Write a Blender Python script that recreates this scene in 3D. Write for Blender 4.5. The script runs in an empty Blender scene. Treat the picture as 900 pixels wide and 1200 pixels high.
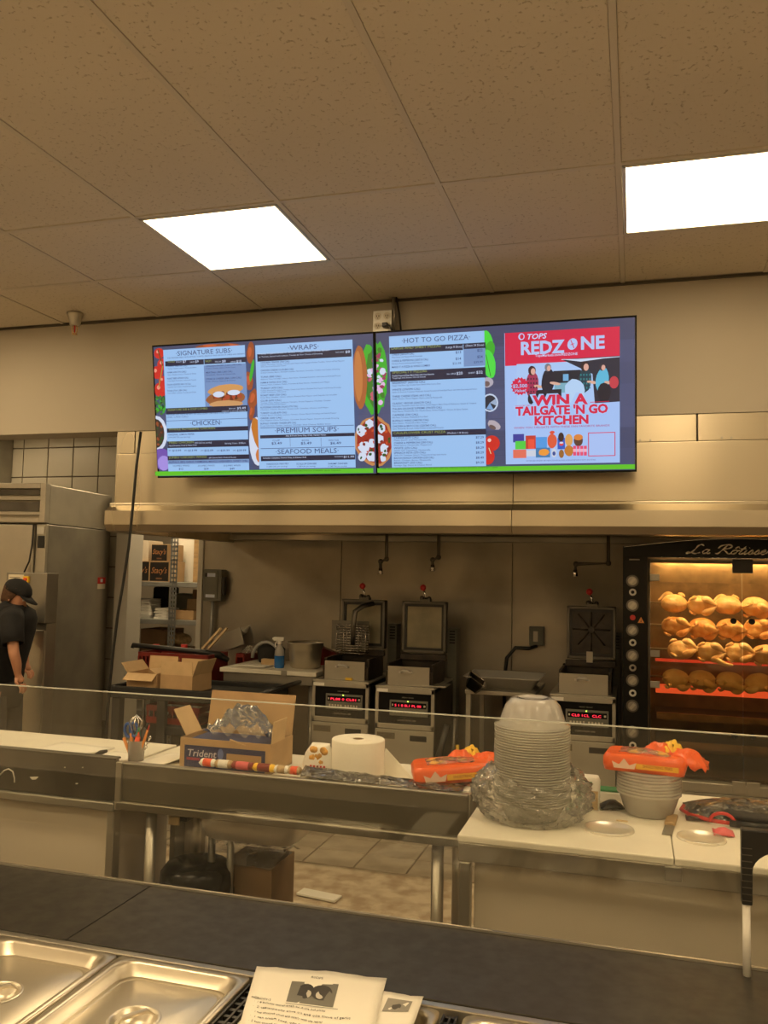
import bpy, math, random
from mathutils import Vector, Matrix, Euler
R = random.Random(7)
PI = math.pi
sc = bpy.context.scene
# ---------------------------------------------------------------- camera
CZ = 1.65
F, PITCH, ROLL, YAW = 1000.0, .0712, .0206, .2862        # focal length in pixels of the 900 x 1200 frame
cd = bpy.data.cameras.new('camera'); cam = bpy.data.objects.new('camera', cd)
sc.collection.objects.link(cam); sc.camera = cam
cd.sensor_fit = 'VERTICAL'; cd.sensor_height = 36.0; cd.lens = 36.0 * F / 1200.0
cd.clip_start = .05; cd.clip_end = 60
cam.location = (0, 0, CZ)
cam.matrix_world = Matrix.Translation((0, 0, CZ)) @ Matrix.Rotation(YAW, 4, 'Z') @ Matrix.Rotation(PI/2 + PITCH, 4, 'X') @ Matrix.Rotation(ROLL, 4, 'Z')
# ---------------------------------------------------------------- world, exposure
w = bpy.data.worlds.new('world'); sc.world = w; w.use_nodes = True
w.node_tree.nodes['Background'].inputs[0].default_value = (1, .8, .52, 1)
w.node_tree.nodes['Background'].inputs[1].default_value = .12
sc.view_settings.view_transform = 'Standard'; sc.view_settings.look = 'None'
sc.view_settings.gamma = 1; sc.view_settings.exposure = .60
LIGHT_COL = (1, .745, .42); PANEL = 9.0
sc.cycles.transparent_max_bounces = 64; sc.cycles.max_bounces = 10
ORD = ['topmost', 'second', 'third', 'fourth', 'fifth', 'sixth', 'seventh', 'eighth', 'ninth', 'tenth', 'eleventh', 'twelfth', 'thirteenth', 'fourteenth', 'fifteenth', 'sixteenth', 'seventeenth', 'eighteenth', 'nineteenth', 'twentieth', 'twenty-first', 'twenty-second', 'twenty-third', 'twenty-fourth', 'twenty-fifth', 'twenty-sixth', 'twenty-seventh', 'twenty-eighth', 'twenty-ninth', 'thirtieth']
def ordn(k): return ORD[k] if k == 0 else ORD[k]+' from the top'

def at(px, py, Yv):
    """the point at distance Yv along the room that stands at this place of the frame"""
    u = (px-450)/F; v = (py-600)/F
    c, s = math.cos(ROLL), math.sin(ROLL); u, v = u*c+v*s, -u*s+v*c
    c, s = math.cos(PITCH), math.sin(PITCH); y = c+s*v; z = s-c*v
    c, s = math.cos(YAW), math.sin(YAW); X, Y = u*c-y*s, u*s+y*c
    k = Yv/Y
    return Vector((X*k, Yv, CZ+z*k))
def ax(px, py, Yv): return at(px, py, Yv).x
def az(px, py, Yv): return at(px, py, Yv).z

# ---------------------------------------------------------------- materials
MATS = {}
def mat(name, col, rough=.6, metal=0, var=.0, vscale=8, bump=0, bscale=60, stretch=None, spec=.5, trans=0, alpha=1, emit=None, estr=0, col2=None, coat=0, rvar=0, sub=0):
    m = bpy.data.materials.new(name); m.use_nodes = True; MATS[name] = m
    nt = m.node_tree; p = nt.nodes['Principled BSDF']; L = nt.links
    p.inputs['Base Color'].default_value = (*col, 1); p.inputs['Roughness'].default_value = rough
    p.inputs['Metallic'].default_value = metal; p.inputs['Specular IOR Level'].default_value = spec
    p.inputs['Coat Weight'].default_value = coat; p.inputs['Coat Roughness'].default_value = .1
    p.inputs['Transmission Weight'].default_value = trans; p.inputs['Alpha'].default_value = alpha
    if sub: p.inputs['Subsurface Weight'].default_value = sub; p.inputs['Subsurface Radius'].default_value = (.02, .01, .006)
    if emit: p.inputs['Emission Color'].default_value = (*emit, 1); p.inputs['Emission Strength'].default_value = estr
    tc = nt.nodes.new('ShaderNodeTexCoord'); mp = nt.nodes.new('ShaderNodeMapping')
    L.new(tc.outputs['Object'], mp.inputs[0])
    if stretch: mp.inputs['Scale'].default_value = stretch
    n = nt.nodes.new('ShaderNodeTexNoise'); n.inputs['Scale'].default_value = vscale; n.inputs['Detail'].default_value = 1 if stretch else 5
    L.new(mp.outputs[0], n.inputs['Vector'])
    if var or col2:
        mx = nt.nodes.new('ShaderNodeMix'); mx.data_type = 'RGBA'
        c2 = col2 if col2 else tuple(max(0, c*(1-var)) for c in col)
        mx.inputs['A'].default_value = (*col, 1); mx.inputs['B'].default_value = (*c2, 1)
        cr = nt.nodes.new('ShaderNodeMapRange'); cr.inputs[1].default_value = .38; cr.inputs[2].default_value = .64
        L.new(n.outputs['Fac'], cr.inputs[0]); L.new(cr.outputs[0], mx.inputs['Factor']); L.new(mx.outputs['Result'], p.inputs['Base Color'])
    if rvar:
        r = nt.nodes.new('ShaderNodeMapRange'); r.inputs[1].default_value = .3; r.inputs[2].default_value = .7
        r.inputs[3].default_value = max(.02, rough-rvar); r.inputs[4].default_value = rough+rvar
        L.new(n.outputs['Fac'], r.inputs[0]); L.new(r.outputs[0], p.inputs['Roughness'])
    if bump:
        b = nt.nodes.new('ShaderNodeBump'); b.inputs['Strength'].default_value = bump; b.inputs['Distance'].default_value = .01
        n2 = nt.nodes.new('ShaderNodeTexNoise'); n2.inputs['Scale'].default_value = bscale; n2.inputs['Detail'].default_value = 3
        L.new(mp.outputs[0], n2.inputs['Vector']); L.new(n2.outputs['Fac'], b.inputs['Height']); L.new(b.outputs[0], p.inputs['Normal'])
    return m
def thin(name, tint=(1, 1, 1), refl=1.0, haze=0.0, hazecol=(.8, .8, .8), rough=.03, bump=0, bscale=10):
    """thin clear sheet: clear pass-through, fresnel reflection and a little haze"""
    m = bpy.data.materials.new(name); m.use_nodes = True; MATS[name] = m
    nt = m.node_tree; nt.nodes.clear(); N = nt.nodes.new; L = nt.links.new
    out = N('ShaderNodeOutputMaterial'); t = N('ShaderNodeBsdfTransparent'); t.inputs[0].default_value = (*tint, 1)
    g = N('ShaderNodeBsdfGlossy'); g.inputs['Roughness'].default_value = rough
    d = N('ShaderNodeBsdfDiffuse'); d.inputs[0].default_value = (*hazecol, 1)
    tl = N('ShaderNodeBsdfTranslucent'); tl.inputs[0].default_value = (*hazecol, 1)
    ad = N('ShaderNodeMixShader'); L(d.outputs[0], ad.inputs[1]); L(tl.outputs[0], ad.inputs[2])
    f = N('ShaderNodeFresnel'); f.inputs[0].default_value = 1.45
    mu = N('ShaderNodeMath'); mu.operation = 'MULTIPLY'; mu.use_clamp = True; mu.inputs[1].default_value = refl; L(f.outputs[0], mu.inputs[0])
    h = N('ShaderNodeMixShader'); h.inputs[0].default_value = haze; L(t.outputs[0], h.inputs[1]); L(ad.outputs[0], h.inputs[2])
    mx = N('ShaderNodeMixShader'); L(mu.outputs[0], mx.inputs[0]); L(h.outputs[0], mx.inputs[1]); L(g.outputs[0], mx.inputs[2]); L(mx.outputs[0], out.inputs[0])
    if bump:
        b = N('ShaderNodeBump'); b.inputs['Strength'].default_value = bump; b.inputs['Distance'].default_value = .02
        tc = N('ShaderNodeTexCoord'); n = N('ShaderNodeTexNoise'); n.inputs['Scale'].default_value = bscale; n.inputs['Distortion'].default_value = 1.5
        L(tc.outputs['Object'], n.inputs['Vector']); L(n.outputs['Fac'], b.inputs['Height']); L(b.outputs[0], g.inputs['Normal']); L(b.outputs[0], f.inputs['Normal'])
    return m
STC = (.52, .485, .42)
mat('steel', (.56, .53, .46), .34, .85, var=.10, vscale=5, rvar=.06)
mat('steel_hood', (.60, .53, .40), .32, .92, var=.30, vscale=1.8, rvar=.06, stretch=(1, 1, .2))  # vertical colour streaks stand in for reflections of the shop
mat('steel_rail', (.30, .275, .22), .34, .85, var=.10, vscale=5)
mat('steel_dull', (.40, .38, .33), .42, .8, var=.2, vscale=3, rvar=.08)
mat('steel_wall', (.36, .325, .265), .44, .8, var=.22, vscale=2.2, rvar=.1)
mat('steel_dark', (.16, .15, .13), .45, 1, var=.3, vscale=6)
mat('steel_white', (.62, .60, .55), .45, .3)
mat('pan_steel', (.70, .64, .52), .33, .92, var=.05, vscale=4)
mat('steel_fryer', (.46, .43, .36), .42, .5, var=.12, vscale=4)
mat('chrome', (.75, .73, .7), .12, 1)
mat('galv', (.42, .43, .42), .5, .6, var=.15)
mat('black', (.012, .012, .012), .4)
mat('black_matte', (.02, .02, .019), .75, var=.3, vscale=20)
mat('black_gloss', (.008, .008, .008), .22, spec=.22)
mat('grease', (.035, .022, .012), .4, var=.6, vscale=14, bump=.3, bscale=40)
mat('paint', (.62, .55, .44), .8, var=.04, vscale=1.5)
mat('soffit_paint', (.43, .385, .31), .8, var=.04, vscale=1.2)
mat('ceil_back', (.10, .09, .07), .9)
mat('grid', (.60, .54, .45), .7)
mat('wall_tile', (.50, .47, .40), .3, var=.1, vscale=2)
mat('grout', (.16, .13, .10), .9)
mat('cream', (.70, .62, .50), .6, var=.08, vscale=2.5)
mat('cream_dark', (.45, .40, .33), .7, var=.15, vscale=2.5)
mat('poly', (.86, .82, .70), .45, var=.06, vscale=9)
mat('dark_counter', (.042, .038, .030), .38, var=.18, vscale=30, rvar=.06)
mat('quarry', (.42, .35, .26), .55, var=.25, vscale=6)
mat('floor_base', (.24, .19, .14), .8, var=.3, vscale=5)
mat('shop_floor', (.62, .56, .46), .35, var=.06, vscale=2)
mat('mat_sheet', (.62, .52, .38), .7, col2=(.40, .30, .2), vscale=11)
mat('card', (.50, .33, .17), .8, var=.12, vscale=12)
mat('card_in', (.62, .44, .24), .8, var=.1, vscale=12)
mat('card_dark', (.30, .19, .10), .8, var=.15)
mat('paper', (.86, .83, .74), .7)
mat('paper_roll', (.84, .80, .70), .85, bump=.1, bscale=90)
mat('foam', (.85, .83, .77), .6)
mat('blue_print', (.035, .055, .16), .6)
mat('red', (.55, .03, .025), .35)
mat('dull_red', (.22, .018, .012), .45, var=.2)
mat('led', (.2, 0, 0), .4, emit=(1, .03, .06), estr=1.6)
mat('lid_inside', (.27, .24, .16), .5, .4, var=.25, vscale=7)
mat('led_green', (.1, .3, 0), .4, emit=(.6, 1, .1), estr=2)
mat('orange_pack', (.90, .13, .02), .3, var=.08, vscale=18, bump=.35, bscale=35)
mat('yellow_pack', (.90, .55, .03), .35, bump=.3, bscale=35)
mat('fries', (.80, .42, .08), .6, var=.4, vscale=40)
mat('pink_print', (.7, .12, .14), .5)
mat('skin', (.62, .32, .20), .5, sub=.1)
mat('hair', (.10, .045, .02), .8, var=.4, vscale=60)
mat('cloth_black', (.010, .010, .012), .85, var=.3, vscale=20, bump=.3, bscale=12)
mat('trouser', (.014, .014, .015), .85)
mat('blue', (.02, .10, .42), .35)
mat('teal', (.01, .22, .20), .35)
mat('orange_red', (.85, .10, .03), .35)
mat('orange_pen', (.75, .28, .05), .45)
mat('wood', (.50, .33, .16), .6, var=.3, vscale=8, stretch=(1, 1, 8))
mat('wood_light', (.72, .56, .32), .6, var=.15)
mat('green', (.02, .22, .07), .45)
mat('print_grey', (.10, .10, .10), .7)
mat('gold', (.55, .32, .14), .5)
mat('sign_letter', (1, .92, .78), .3)
mat('grey_paint', (.16, .16, .13), .5, var=.15)
mat('socket', (.55, .50, .40), .5)
mat('chicken', (.80, .52, .22), .42, col2=(.90, .68, .40), vscale=22, bump=.6, bscale=45, sub=.15, coat=.4)
mat('chicken_dark', (.66, .30, .08), .4, col2=(.86, .56, .24), vscale=24, bump=.6, bscale=45, sub=.1, coat=.4)
mat('chicken_pale', (.92, .72, .36), .45, col2=(.78, .56, .22), vscale=9, bump=.35, bscale=45, sub=.15, coat=.3)  # colour lightened to stand in for heater light on the lowest spit
mat('oven_in', (.34, .24, .13), .42, .8, var=.5, vscale=7)
mat('oven_dark', (.045, .03, .018), .5, .3, var=.4, vscale=6)
mat('heater', (.6, .05, .02), .5, emit=(1, .13, .04), estr=.55)
mat('heater_dim', (.5, .05, .02), .5, emit=(1, .08, .03), estr=.35)
mat('diffuser', (.9, .9, .88), .5, emit=LIGHT_COL, estr=PANEL)
mat('diffuser_kitchen', (.9, .9, .88), .5, emit=LIGHT_COL, estr=PANEL*.55)
mat('lamp_warm', (.9, .8, .6), .5, emit=(1, .72, .36), estr=52)
mat('hood_lamp', (.9, .8, .6), .5, emit=(1, .55, .2), estr=3)
mat('glass_edge', (.58, .60, .54), .25, spec=.9)
mat('beige_pkt', (.60, .42, .22), .5, var=.4, vscale=30)
mat('spray_blue', (.02, .16, .50), .15, spec=.7)
mat('yellow_glove', (.75, .50, .05), .5)
thin('glass', (.97, .975, .95), 1.0, .015, (.6, .6, .5))
thin('oven_glass', (.88, .80, .66), .7, .02, (.4, .3, .2))
thin('clear_plastic', (.97, .96, .93), 1.1, .50, (1, .98, .93), .2)
thin('clear_lid', (.97, .96, .93), 0.45, .22, (.98, .95, .86), .3)
thin('frosted_rim', (.97, .96, .93), .8, .60, (1, .98, .93), .2)
thin('film', (.97, .96, .92), 1.3, .20, (.98, .96, .90), .16, bump=.7, bscale=22)
thin('film_white', (.98, .97, .94), 2.2, .26, (1, .98, .92), .14, bump=1.0, bscale=26)
thin('film_dark', (.25, .23, .2), 2.2, .25, (.03, .03, .03), .15, bump=1.0, bscale=18)
def ceiling_tile_mat():
    m = bpy.data.materials.new('ceiling_tile'); m.use_nodes = True; MATS['ceiling_tile'] = m
    nt = m.node_tree; p = nt.nodes['Principled BSDF']; N = nt.nodes.new; L = nt.links.new
    p.inputs['Roughness'].default_value = .9
    tc = N('ShaderNodeTexCoord'); n = N('ShaderNodeTexNoise'); n.inputs['Scale'].default_value = 62; n.inputs['Detail'].default_value = 2; n.inputs['Roughness'].default_value = .6
    n0 = N('ShaderNodeTexNoise'); n0.inputs['Scale'].default_value = .8
    L(tc.outputs['Object'], n.inputs[0]); L(tc.outputs['Object'], n0.inputs[0])
    r = N('ShaderNodeMapRange'); r.inputs[1].default_value = .62; r.inputs[2].default_value = .68
    L(n.outputs['Fac'], r.inputs[0])
    mx = N('ShaderNodeMix'); mx.data_type = 'RGBA'; mx.inputs['A'].default_value = (.74, .66, .54, 1); mx.inputs['B'].default_value = (.54, .46, .35, 1)
    L(r.outputs[0], mx.inputs['Factor'])
    m2 = N('ShaderNodeMix'); m2.data_type = 'RGBA'; m2.blend_type = 'MULTIPLY'; m2.inputs['Factor'].default_value = .25
    L(mx.outputs['Result'], m2.inputs['A']); L(n0.outputs['Fac'], m2.inputs['B']); L(m2.outputs['Result'], p.inputs['Base Color'])
    b = N('ShaderNodeBump'); b.invert = True; b.inputs['Strength'].default_value = .5; b.inputs['Distance'].default_value = .004
    L(r.outputs[0], b.inputs['Height']); L(b.outputs[0], p.inputs['Normal'])
ceiling_tile_mat()
def attr_mat():
    for nm, emis in (('screen_print', True), ('flat_print', False)):
        m = bpy.data.materials.new(nm); m.use_nodes = True; MATS[nm] = m
        nt = m.node_tree; p = nt.nodes['Principled BSDF']; a = nt.nodes.new('ShaderNodeVertexColor'); a.layer_name = 'Col'
        if emis:
            p.inputs['Base Color'].default_value = (.01, .01, .01, 1); p.inputs['Roughness'].default_value = .3
            nt.links.new(a.outputs[0], p.inputs['Emission Color']); p.inputs['Emission Strength'].default_value = .66
        else:
            nt.links.new(a.outputs[0], p.inputs['Base Color']); p.inputs['Roughness'].default_value = .6
attr_mat()

# ---------------------------------------------------------------- mesh helpers
def tag(o, label=None, cat=None, group=None, kind=None):
    if label: o['label'] = label
    if cat: o['category'] = cat
    if group: o['group'] = group
    if kind: o['kind'] = kind
    return o
def thing(name, label, cat, loc=(0, 0, 0), rot=0, group=None):
    o = bpy.data.objects.new(name, None); sc.collection.objects.link(o)
    o.location = loc; o.rotation_euler = rot if isinstance(rot, tuple) else (0, 0, rot); o.empty_display_size = .05
    o.matrix_basis = Matrix.LocRotScale(o.location, o.rotation_euler, None)
    return tag(o, label, cat, group)
class MB:
    def __init__(s): s.v = []; s.f = []; s.sm = []
    def add(s, vs, fs, smooth=False):
        b = len(s.v); s.v += [tuple(x) for x in vs]; s.f += [tuple(i+b for i in f) for f in fs]; s.sm += [smooth]*len(fs); return s
    def box(s, x0, x1, y0, y1, z0, z1, M=None):
        vs = [Vector((x, y, z)) for z in (z0, z1) for y in (y0, y1) for x in (x0, x1)]
        if M: vs = [M @ v for v in vs]
        return s.add(vs, [(0, 2, 3, 1), (4, 5, 7, 6), (0, 1, 5, 4), (2, 6, 7, 3), (0, 4, 6, 2), (1, 3, 7, 5)])
    def tube(s, pts, r, n=8, cap=True, flat=1.0, smooth=True):
        pts = [Vector(p) for p in pts]; rr = r if isinstance(r, (list, tuple)) else [r]*len(pts)
        prev = None; rings = []
        for i, p in enumerate(pts):
            d = (pts[min(i+1, len(pts)-1)]-pts[max(i-1, 0)]).normalized()
            if prev is None:
                a = Vector((0, 0, 1)) if abs(d.z) < .9 else Vector((1, 0, 0)); u = d.cross(a).normalized()
            else:
                u = (prev-d*prev.dot(d)).normalized()
            prev = u; v = d.cross(u)
            rings.append([p+(u*math.cos(2*PI*k/n)+v*math.sin(2*PI*k/n)*flat)*rr[i] for k in range(n)])
        return s.loft(rings, cap, smooth)
    def loft(s, rings, cap=True, smooth=True):
        n = len(rings[0]); vs = [p for r in rings for p in r]; fs = []
        for i in range(len(rings)-1):
            for k in range(n): fs.append((i*n+k, i*n+(k+1) % n, (i+1)*n+(k+1) % n, (i+1)*n+k))
        s.add(vs, fs, smooth)
        if cap:
            b = len(s.v)-len(vs)
            s.f.append(tuple(b+k for k in reversed(range(n)))); s.sm.append(False)
            s.f.append(tuple(b+(len(rings)-1)*n+k for k in range(n))); s.sm.append(False)
        return s
    def cyl(s, p0, p1, r, n=16, r1=None): return s.tube([p0, p1], [r, r if r1 is None else r1], n)
    def lathe(s, prof, c=(0, 0, 0), n=32, close=False, sx=1, sy=1, M=None):
        c = Vector(c); rings = []
        for r, z in prof:
            ring = [Vector((math.cos(2*PI*k/n)*max(r, 1e-4)*sx, math.sin(2*PI*k/n)*max(r, 1e-4)*sy, z)) for k in range(n)]
            rings.append([(M @ p if M else p)+c for p in ring])
        return s.loft(rings, close, True)
    def ball(s, c, r, n=14, m=9, M=None):
        r = (r, r, r) if not isinstance(r, (tuple, list)) else r; c = Vector(c)
        rings = []
        for j in range(m+1):
            t = -PI/2+PI*j/m; q = max(math.cos(t), .01)
            ring = [Vector((math.cos(2*PI*k/n)*q*r[0], math.sin(2*PI*k/n)*q*r[1], math.sin(t)*r[2])) for k in range(n)]
            rings.append([(M @ p if M else p)+c for p in ring])
        return s.loft(rings, True, True)
    def prism(s, poly, y0, y1, M=None):
        """poly of (x, z) extruded along y"""
        n = len(poly); vs = [Vector((x, y0, z)) for x, z in poly]+[Vector((x, y1, z)) for x, z in poly]
        if M: vs = [M @ v for v in vs]
        return s.add(vs, [tuple(range(n)), tuple(reversed(range(n, 2*n)))]+[(k, k+n, (k+1) % n+n, (k+1) % n) for k in range(n)])
    def rloop(s, hx, hy, r, z, n=4, cx=0, cy=0):
        out = []
        for qx, qy, a0 in ((1, 1, 0), (-1, 1, PI/2), (-1, -1, PI), (1, -1, 3*PI/2)):
            for k in range(n+1):
                a = a0+PI/2*k/n; out.append(Vector((cx+qx*(hx-r)+math.cos(a)*r, cy+qy*(hy-r)+math.sin(a)*r, z)))
        return out
    def build(s, name, m, parent=None, world=True, bevel=0, solid=0, subdiv=0, label=None, kind=None, cat=None, group=None):
        me = bpy.data.meshes.new(name)
        vs = s.v
        if parent is not None and world:
            inv = parent.matrix_basis.inverted() if parent.parent is None else (parent.parent.matrix_basis @ parent.matrix_basis).inverted()
            vs = [tuple(inv @ Vector(v)) for v in vs]
        me.from_pydata(vs, [], s.f); me.polygons.foreach_set('use_smooth', s.sm); me.update()
        me.materials.append(MATS[m])
        o = bpy.data.objects.new(name, me); sc.collection.objects.link(o)
        if parent is not None: o.parent = parent
        if subdiv: md = o.modifiers.new('s', 'SUBSURF'); md.levels = md.render_levels = subdiv
        if solid: md = o.modifiers.new('t', 'SOLIDIFY'); md.thickness = solid; md.offset = 0
        if bevel: md = o.modifiers.new('b', 'BEVEL'); md.width = bevel; md.segments = 2; md.limit_method = 'ANGLE'
        return tag(o, label, cat, group, kind)
def boxo(name, m, b, parent=None, bevel=0, **k): return MB().box(*b).build(name, m, parent, bevel=bevel, **k)
def copy_thing(root, loc=None, rot=None, label=None, group=None):
    r = root.copy(); sc.collection.objects.link(r)
    if loc is not None: r.location = loc
    if rot is not None: r.rotation_euler = rot
    if label: r['label'] = label
    if group: r['group'] = group
    for ch in list(root.children):
        c = ch.copy(); sc.collection.objects.link(c); c.parent = r
        for g in list(ch.children):
            d = g.copy(); sc.collection.objects.link(d); d.parent = c
    return r
def textmesh(s, size=1, align='LEFT', shear=0, spacing=1, bold=0):
    cu = bpy.data.curves.new('t', 'FONT'); cu.body = s; cu.size = size; cu.align_x = align; cu.shear = shear; cu.resolution_u = 2
    cu.space_character = spacing; cu.offset = bold*size
    o = bpy.data.objects.new('t', cu); me = bpy.data.meshes.new_from_object(o)
    vs = [tuple(v.co) for v in me.vertices]; fs = [tuple(p.vertices) for p in me.polygons]
    bpy.data.objects.remove(o); bpy.data.curves.remove(cu); bpy.data.meshes.remove(me)
    return vs, fs
class Pic:
    """flat print: coloured shapes on one sheet, local x right, z up, facing -y"""
    def __init__(s, step=.00012): s.v = []; s.f = []; s.c = []; s.y = 0; s.step = step
    def poly(s, pts, col):
        s.y -= s.step; b = len(s.v); s.v += [(x, s.y, z) for x, z in pts]; s.f.append(tuple(range(b, b+len(pts)))); s.c.append(col)
    def rect(s, x0, z0, x1, z1, col): s.poly([(x0, z0), (x1, z0), (x1, z1), (x0, z1)], col)
    def ell(s, cx, cz, rx, rz, col, n=18, wob=0, rot=0, seed=0):
        q = random.Random(seed); pts = []
        for k in range(n):
            a = 2*PI*k/n; r = 1+wob*(q.random()-.5); x, z = math.cos(a)*rx*r, math.sin(a)*rz*r
            pts.append((cx+x*math.cos(rot)-z*math.sin(rot), cz+x*math.sin(rot)+z*math.cos(rot)))
        s.poly(pts, col)
    def line(s, x0, z0, x1, z1, w, col):
        d = Vector((x1-x0, z1-z0)); n = Vector((-d.y, d.x)).normalized()*w/2
        s.poly([(x0+n.x, z0+n.y), (x0-n.x, z0-n.y), (x1-n.x, z1-n.y), (x1+n.x, z1+n.y)], col)
    def text(s, t, x, z, size, col, width=None, **k):
        vs, fs = textmesh(t, size, **k)
        if not vs: return
        sx = 1
        if width:
            xs = [v[0] for v in vs]; sx = width/max(1e-6, max(xs)-min(xs))
        s.y -= s.step; b = len(s.v); s.v += [(x+v[0]*sx, s.y, z+v[1]) for v in vs]; s.f += [tuple(i+b for i in f) for f in fs]; s.c += [col]*len(fs)
    def build(s, name, m, parent, **k):
        mb = MB(); mb.v = s.v; mb.f = s.f; mb.sm = [False]*len(s.f)
        o = mb.build(name, m, parent, world=False, **k); me = o.data
        ca = me.color_attributes.new('Col', 'FLOAT_COLOR', 'CORNER'); data = []
        for p, c in zip(me.polygons, s.c): data += [*c, 1]*p.loop_total
        ca.data.foreach_set('color', data); return o
def srgb(r, g, b): return tuple(((c/255+.055)/1.055)**2.4 if c > 10 else c/255/12.92 for c in (r, g, b))
def grid_cloth(nx, ny, fn):
    mb = MB(); mb.add([fn(i/(nx-1), j/(ny-1)) for j in range(ny) for i in range(nx)],
                      [(j*nx+i, j*nx+i+1, (j+1)*nx+i+1, (j+1)*nx+i) for j in range(ny-1) for i in range(nx-1)], True); return mb
def wob(x, y, z=0): return math.sin(x*1.7+y*2.3+z)*.5+math.sin(x*4.1-y*3.3+z*2)*.3+math.sin(x*9.2+y*7.7-z)*.2

# ================================================================ SETTING
ZC = 3.22; S = .701; GX = -2.863; GY = 3.265; YW = 4.636
def struct(name, m, b, bevel=0, **k): return boxo(name, m, b, None, bevel, kind='structure', **k)
fl = struct('floor', 'floor_base', (-8, 5, 1.9, 9, -.1, 0))
struct('floor_shop', 'shop_floor', (-8, 5, -4, 1.9, -.1, 0))
# floor tiles behind the work table
tile = MB().box(-.148, .148, -.118, .118, 0, .006).build('floor_tile', 'quarry', fl, world=False, bevel=.002)
first = True
for j in range(6):
    for i in range(14):
        x = -4.1+i*.305; y = 4.78+j*.245
        if y > 5.35 and x > -.2: continue
        o = tile if first else tile.copy()
        if not first: sc.collection.objects.link(o)
        first = False; o.location = (x, y, R.uniform(-.0005, .0005))
mt = grid_cloth(30, 12, lambda a, b: (-3.2+a*2.85, 4.06+b*.58, .008+.004*wob(a*9, b*4))).build('floor_mat', 'mat_sheet', None, solid=.005)
tag(mt, 'stained cream sheet laid flat on the floor behind the steel work table', 'mat')
# ceiling: slab, tees and lay-in tiles
ce = struct('ceiling', 'ceil_back', (-8, 5, -4, YW, ZC+.03, ZC+.1))
lights = {(1, 0), (4, 0)}
rows = [(GY+S, YW, 'c'), (GY, GY+S, 'l')]
y = GY
while y > -3.5: rows.append((y-2*S, y, 't')); rows.append((y-3*S, y-2*S, 'l')); y -= 3*S
tee = MB()
for k in range(-8, 12):
    x = GX+k*S
    if -8 < x < 5: tee.box(x-.011, x+.011, -4, YW, ZC-.0005, ZC+.02)
for (y0, y1, t) in rows: tee.box(-8, 5, y0-.011, y0+.011, ZC-.0007, ZC+.02)
for y0 in (): pass
tee.build('tee_grid', 'grid', ce)
base = {}
far_lights = {}
for (y0, y1, t) in rows:
    for k in range(-7, 11):
        x = GX+k*S
        if t == 'l' and k in (-5, -2, 1, 4, 7): continue
        yy0, yy1 = y0, y1
        key = (round(yy1-yy0, 3))
        if key not in base:
            base[key] = MB().box(-S/2+.0118, S/2-.0118, -(yy1-yy0)/2+.0118, (yy1-yy0)/2-.0118, ZC+.004, ZC+.018).build('ceiling_tile', 'ceiling_tile', ce, world=False, bevel=.002); o = base[key]
        else:
            o = base[key].copy(); sc.collection.objects.link(o)
        o.location = (x+S/2, (yy0+yy1)/2, R.uniform(-.002, .001))
for c in ce.children:
    if c.name.startswith('ceiling_tile'): c.location.z += 0
def ceiling_light(x, y, label, dm='diffuser', z=ZC, group=None):
    t = thing('ceiling_light', label, 'light', (x+S/2, y+S/2, z), group=group)
    a = S/2-.014
    mb = MB()
    for q in ((-a, a, -a, -a+.014), (-a, a, a-.014, a), (-a, -a+.014, -a, a), (a-.014, a, -a, a)): mb.box(*q, -.004, .016)
    mb.build('frame', 'steel_white', t, world=False, bevel=.002)
    MB().box(-a+.012, a-.012, -a+.012, a-.012, .0, .008).build('diffuser', dm, t, world=False)
    return t
ceiling_light(GX+S, GY, 'square lit ceiling panel above the left menu screen')
ceiling_light(GX+4*S, GY, 'square lit ceiling panel cut by the right edge, above the red advert')
G = 'lit ceiling panels behind the viewer'
for k in (-5, -2, 7): ceiling_light(GX+k*S, GY, 'square lit ceiling panel in the row by the bulkhead, out to the side', group='lit ceiling panels out to the side')
for j in range(3):
    for k in (-5, -2, 1, 4, 7):
        ceiling_light(GX+k*S, GY-3*S*(j+1), 'square lit ceiling panel over the shop floor behind the viewer', group=G)
# bulkhead, kitchen ceiling, walls
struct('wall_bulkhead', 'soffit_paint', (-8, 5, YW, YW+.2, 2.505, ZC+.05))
mbt = struct('trim_1', 'steel_dark', (-8, 5, YW-.012, YW-.001, ZC-.012, ZC+.002))
struct('ceiling_kitchen', 'cream_dark', (-8, 5, YW+.2, 9, 2.80, 2.9))
struct('wall_left', 'paint', (-8.1, -8, -4, 9, 0, ZC))
struct('wall_right', 'paint', (5, 5.1, -4, 9, 0, ZC))
struct('wall_front', 'paint', (-8, 5, -4.1, -4, 0, ZC))
struct('wall_far', 'paint', (-8, 5, 9, 9.1, 0, 2.9))
YB = 6.3
xo0, xo1 = ax(152, 690, YB), ax(234, 690, YB)
wb = struct('wall_back', 'grout', (-8, xo0-.14, YB+.12, YB+.3, 0, 2.8))
ts = .262; tb = None
for i in range(14):
    for j in range(11):
        x = ax(115.5, 545, YB+.11)-i*ts+ts*1.0; z = 2.44-(j-1)*ts
        if x-ts < -7.9 or z-ts < 0: continue
        if tb is None: tb = MB().box(-ts/2+.005, ts/2-.005, 0, .012, -ts/2+.005, ts/2-.005).build('wall_tile', 'wall_tile', wb, world=False, bevel=.002); o = tb
        else: o = tb.copy(); sc.collection.objects.link(o)
        o.location = (x-ts/2, YB+.108, z-ts/2+.262)
struct('trim_2', 'steel_dull', (ax(6, 540, YB)-.7, ax(5, 540, YB), YB-.1, YB+.1, 0, 2.79))
jm = struct('door_1', 'steel_white', (xo0-.13, xo0, YB-.03, YB+.18, 0, 2.3), bevel=.004)
struct('wall_jamb', 'steel_white', (xo1-.012, xo1+.03, YB-.02, YB+.9, 0, 2.3))
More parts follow.
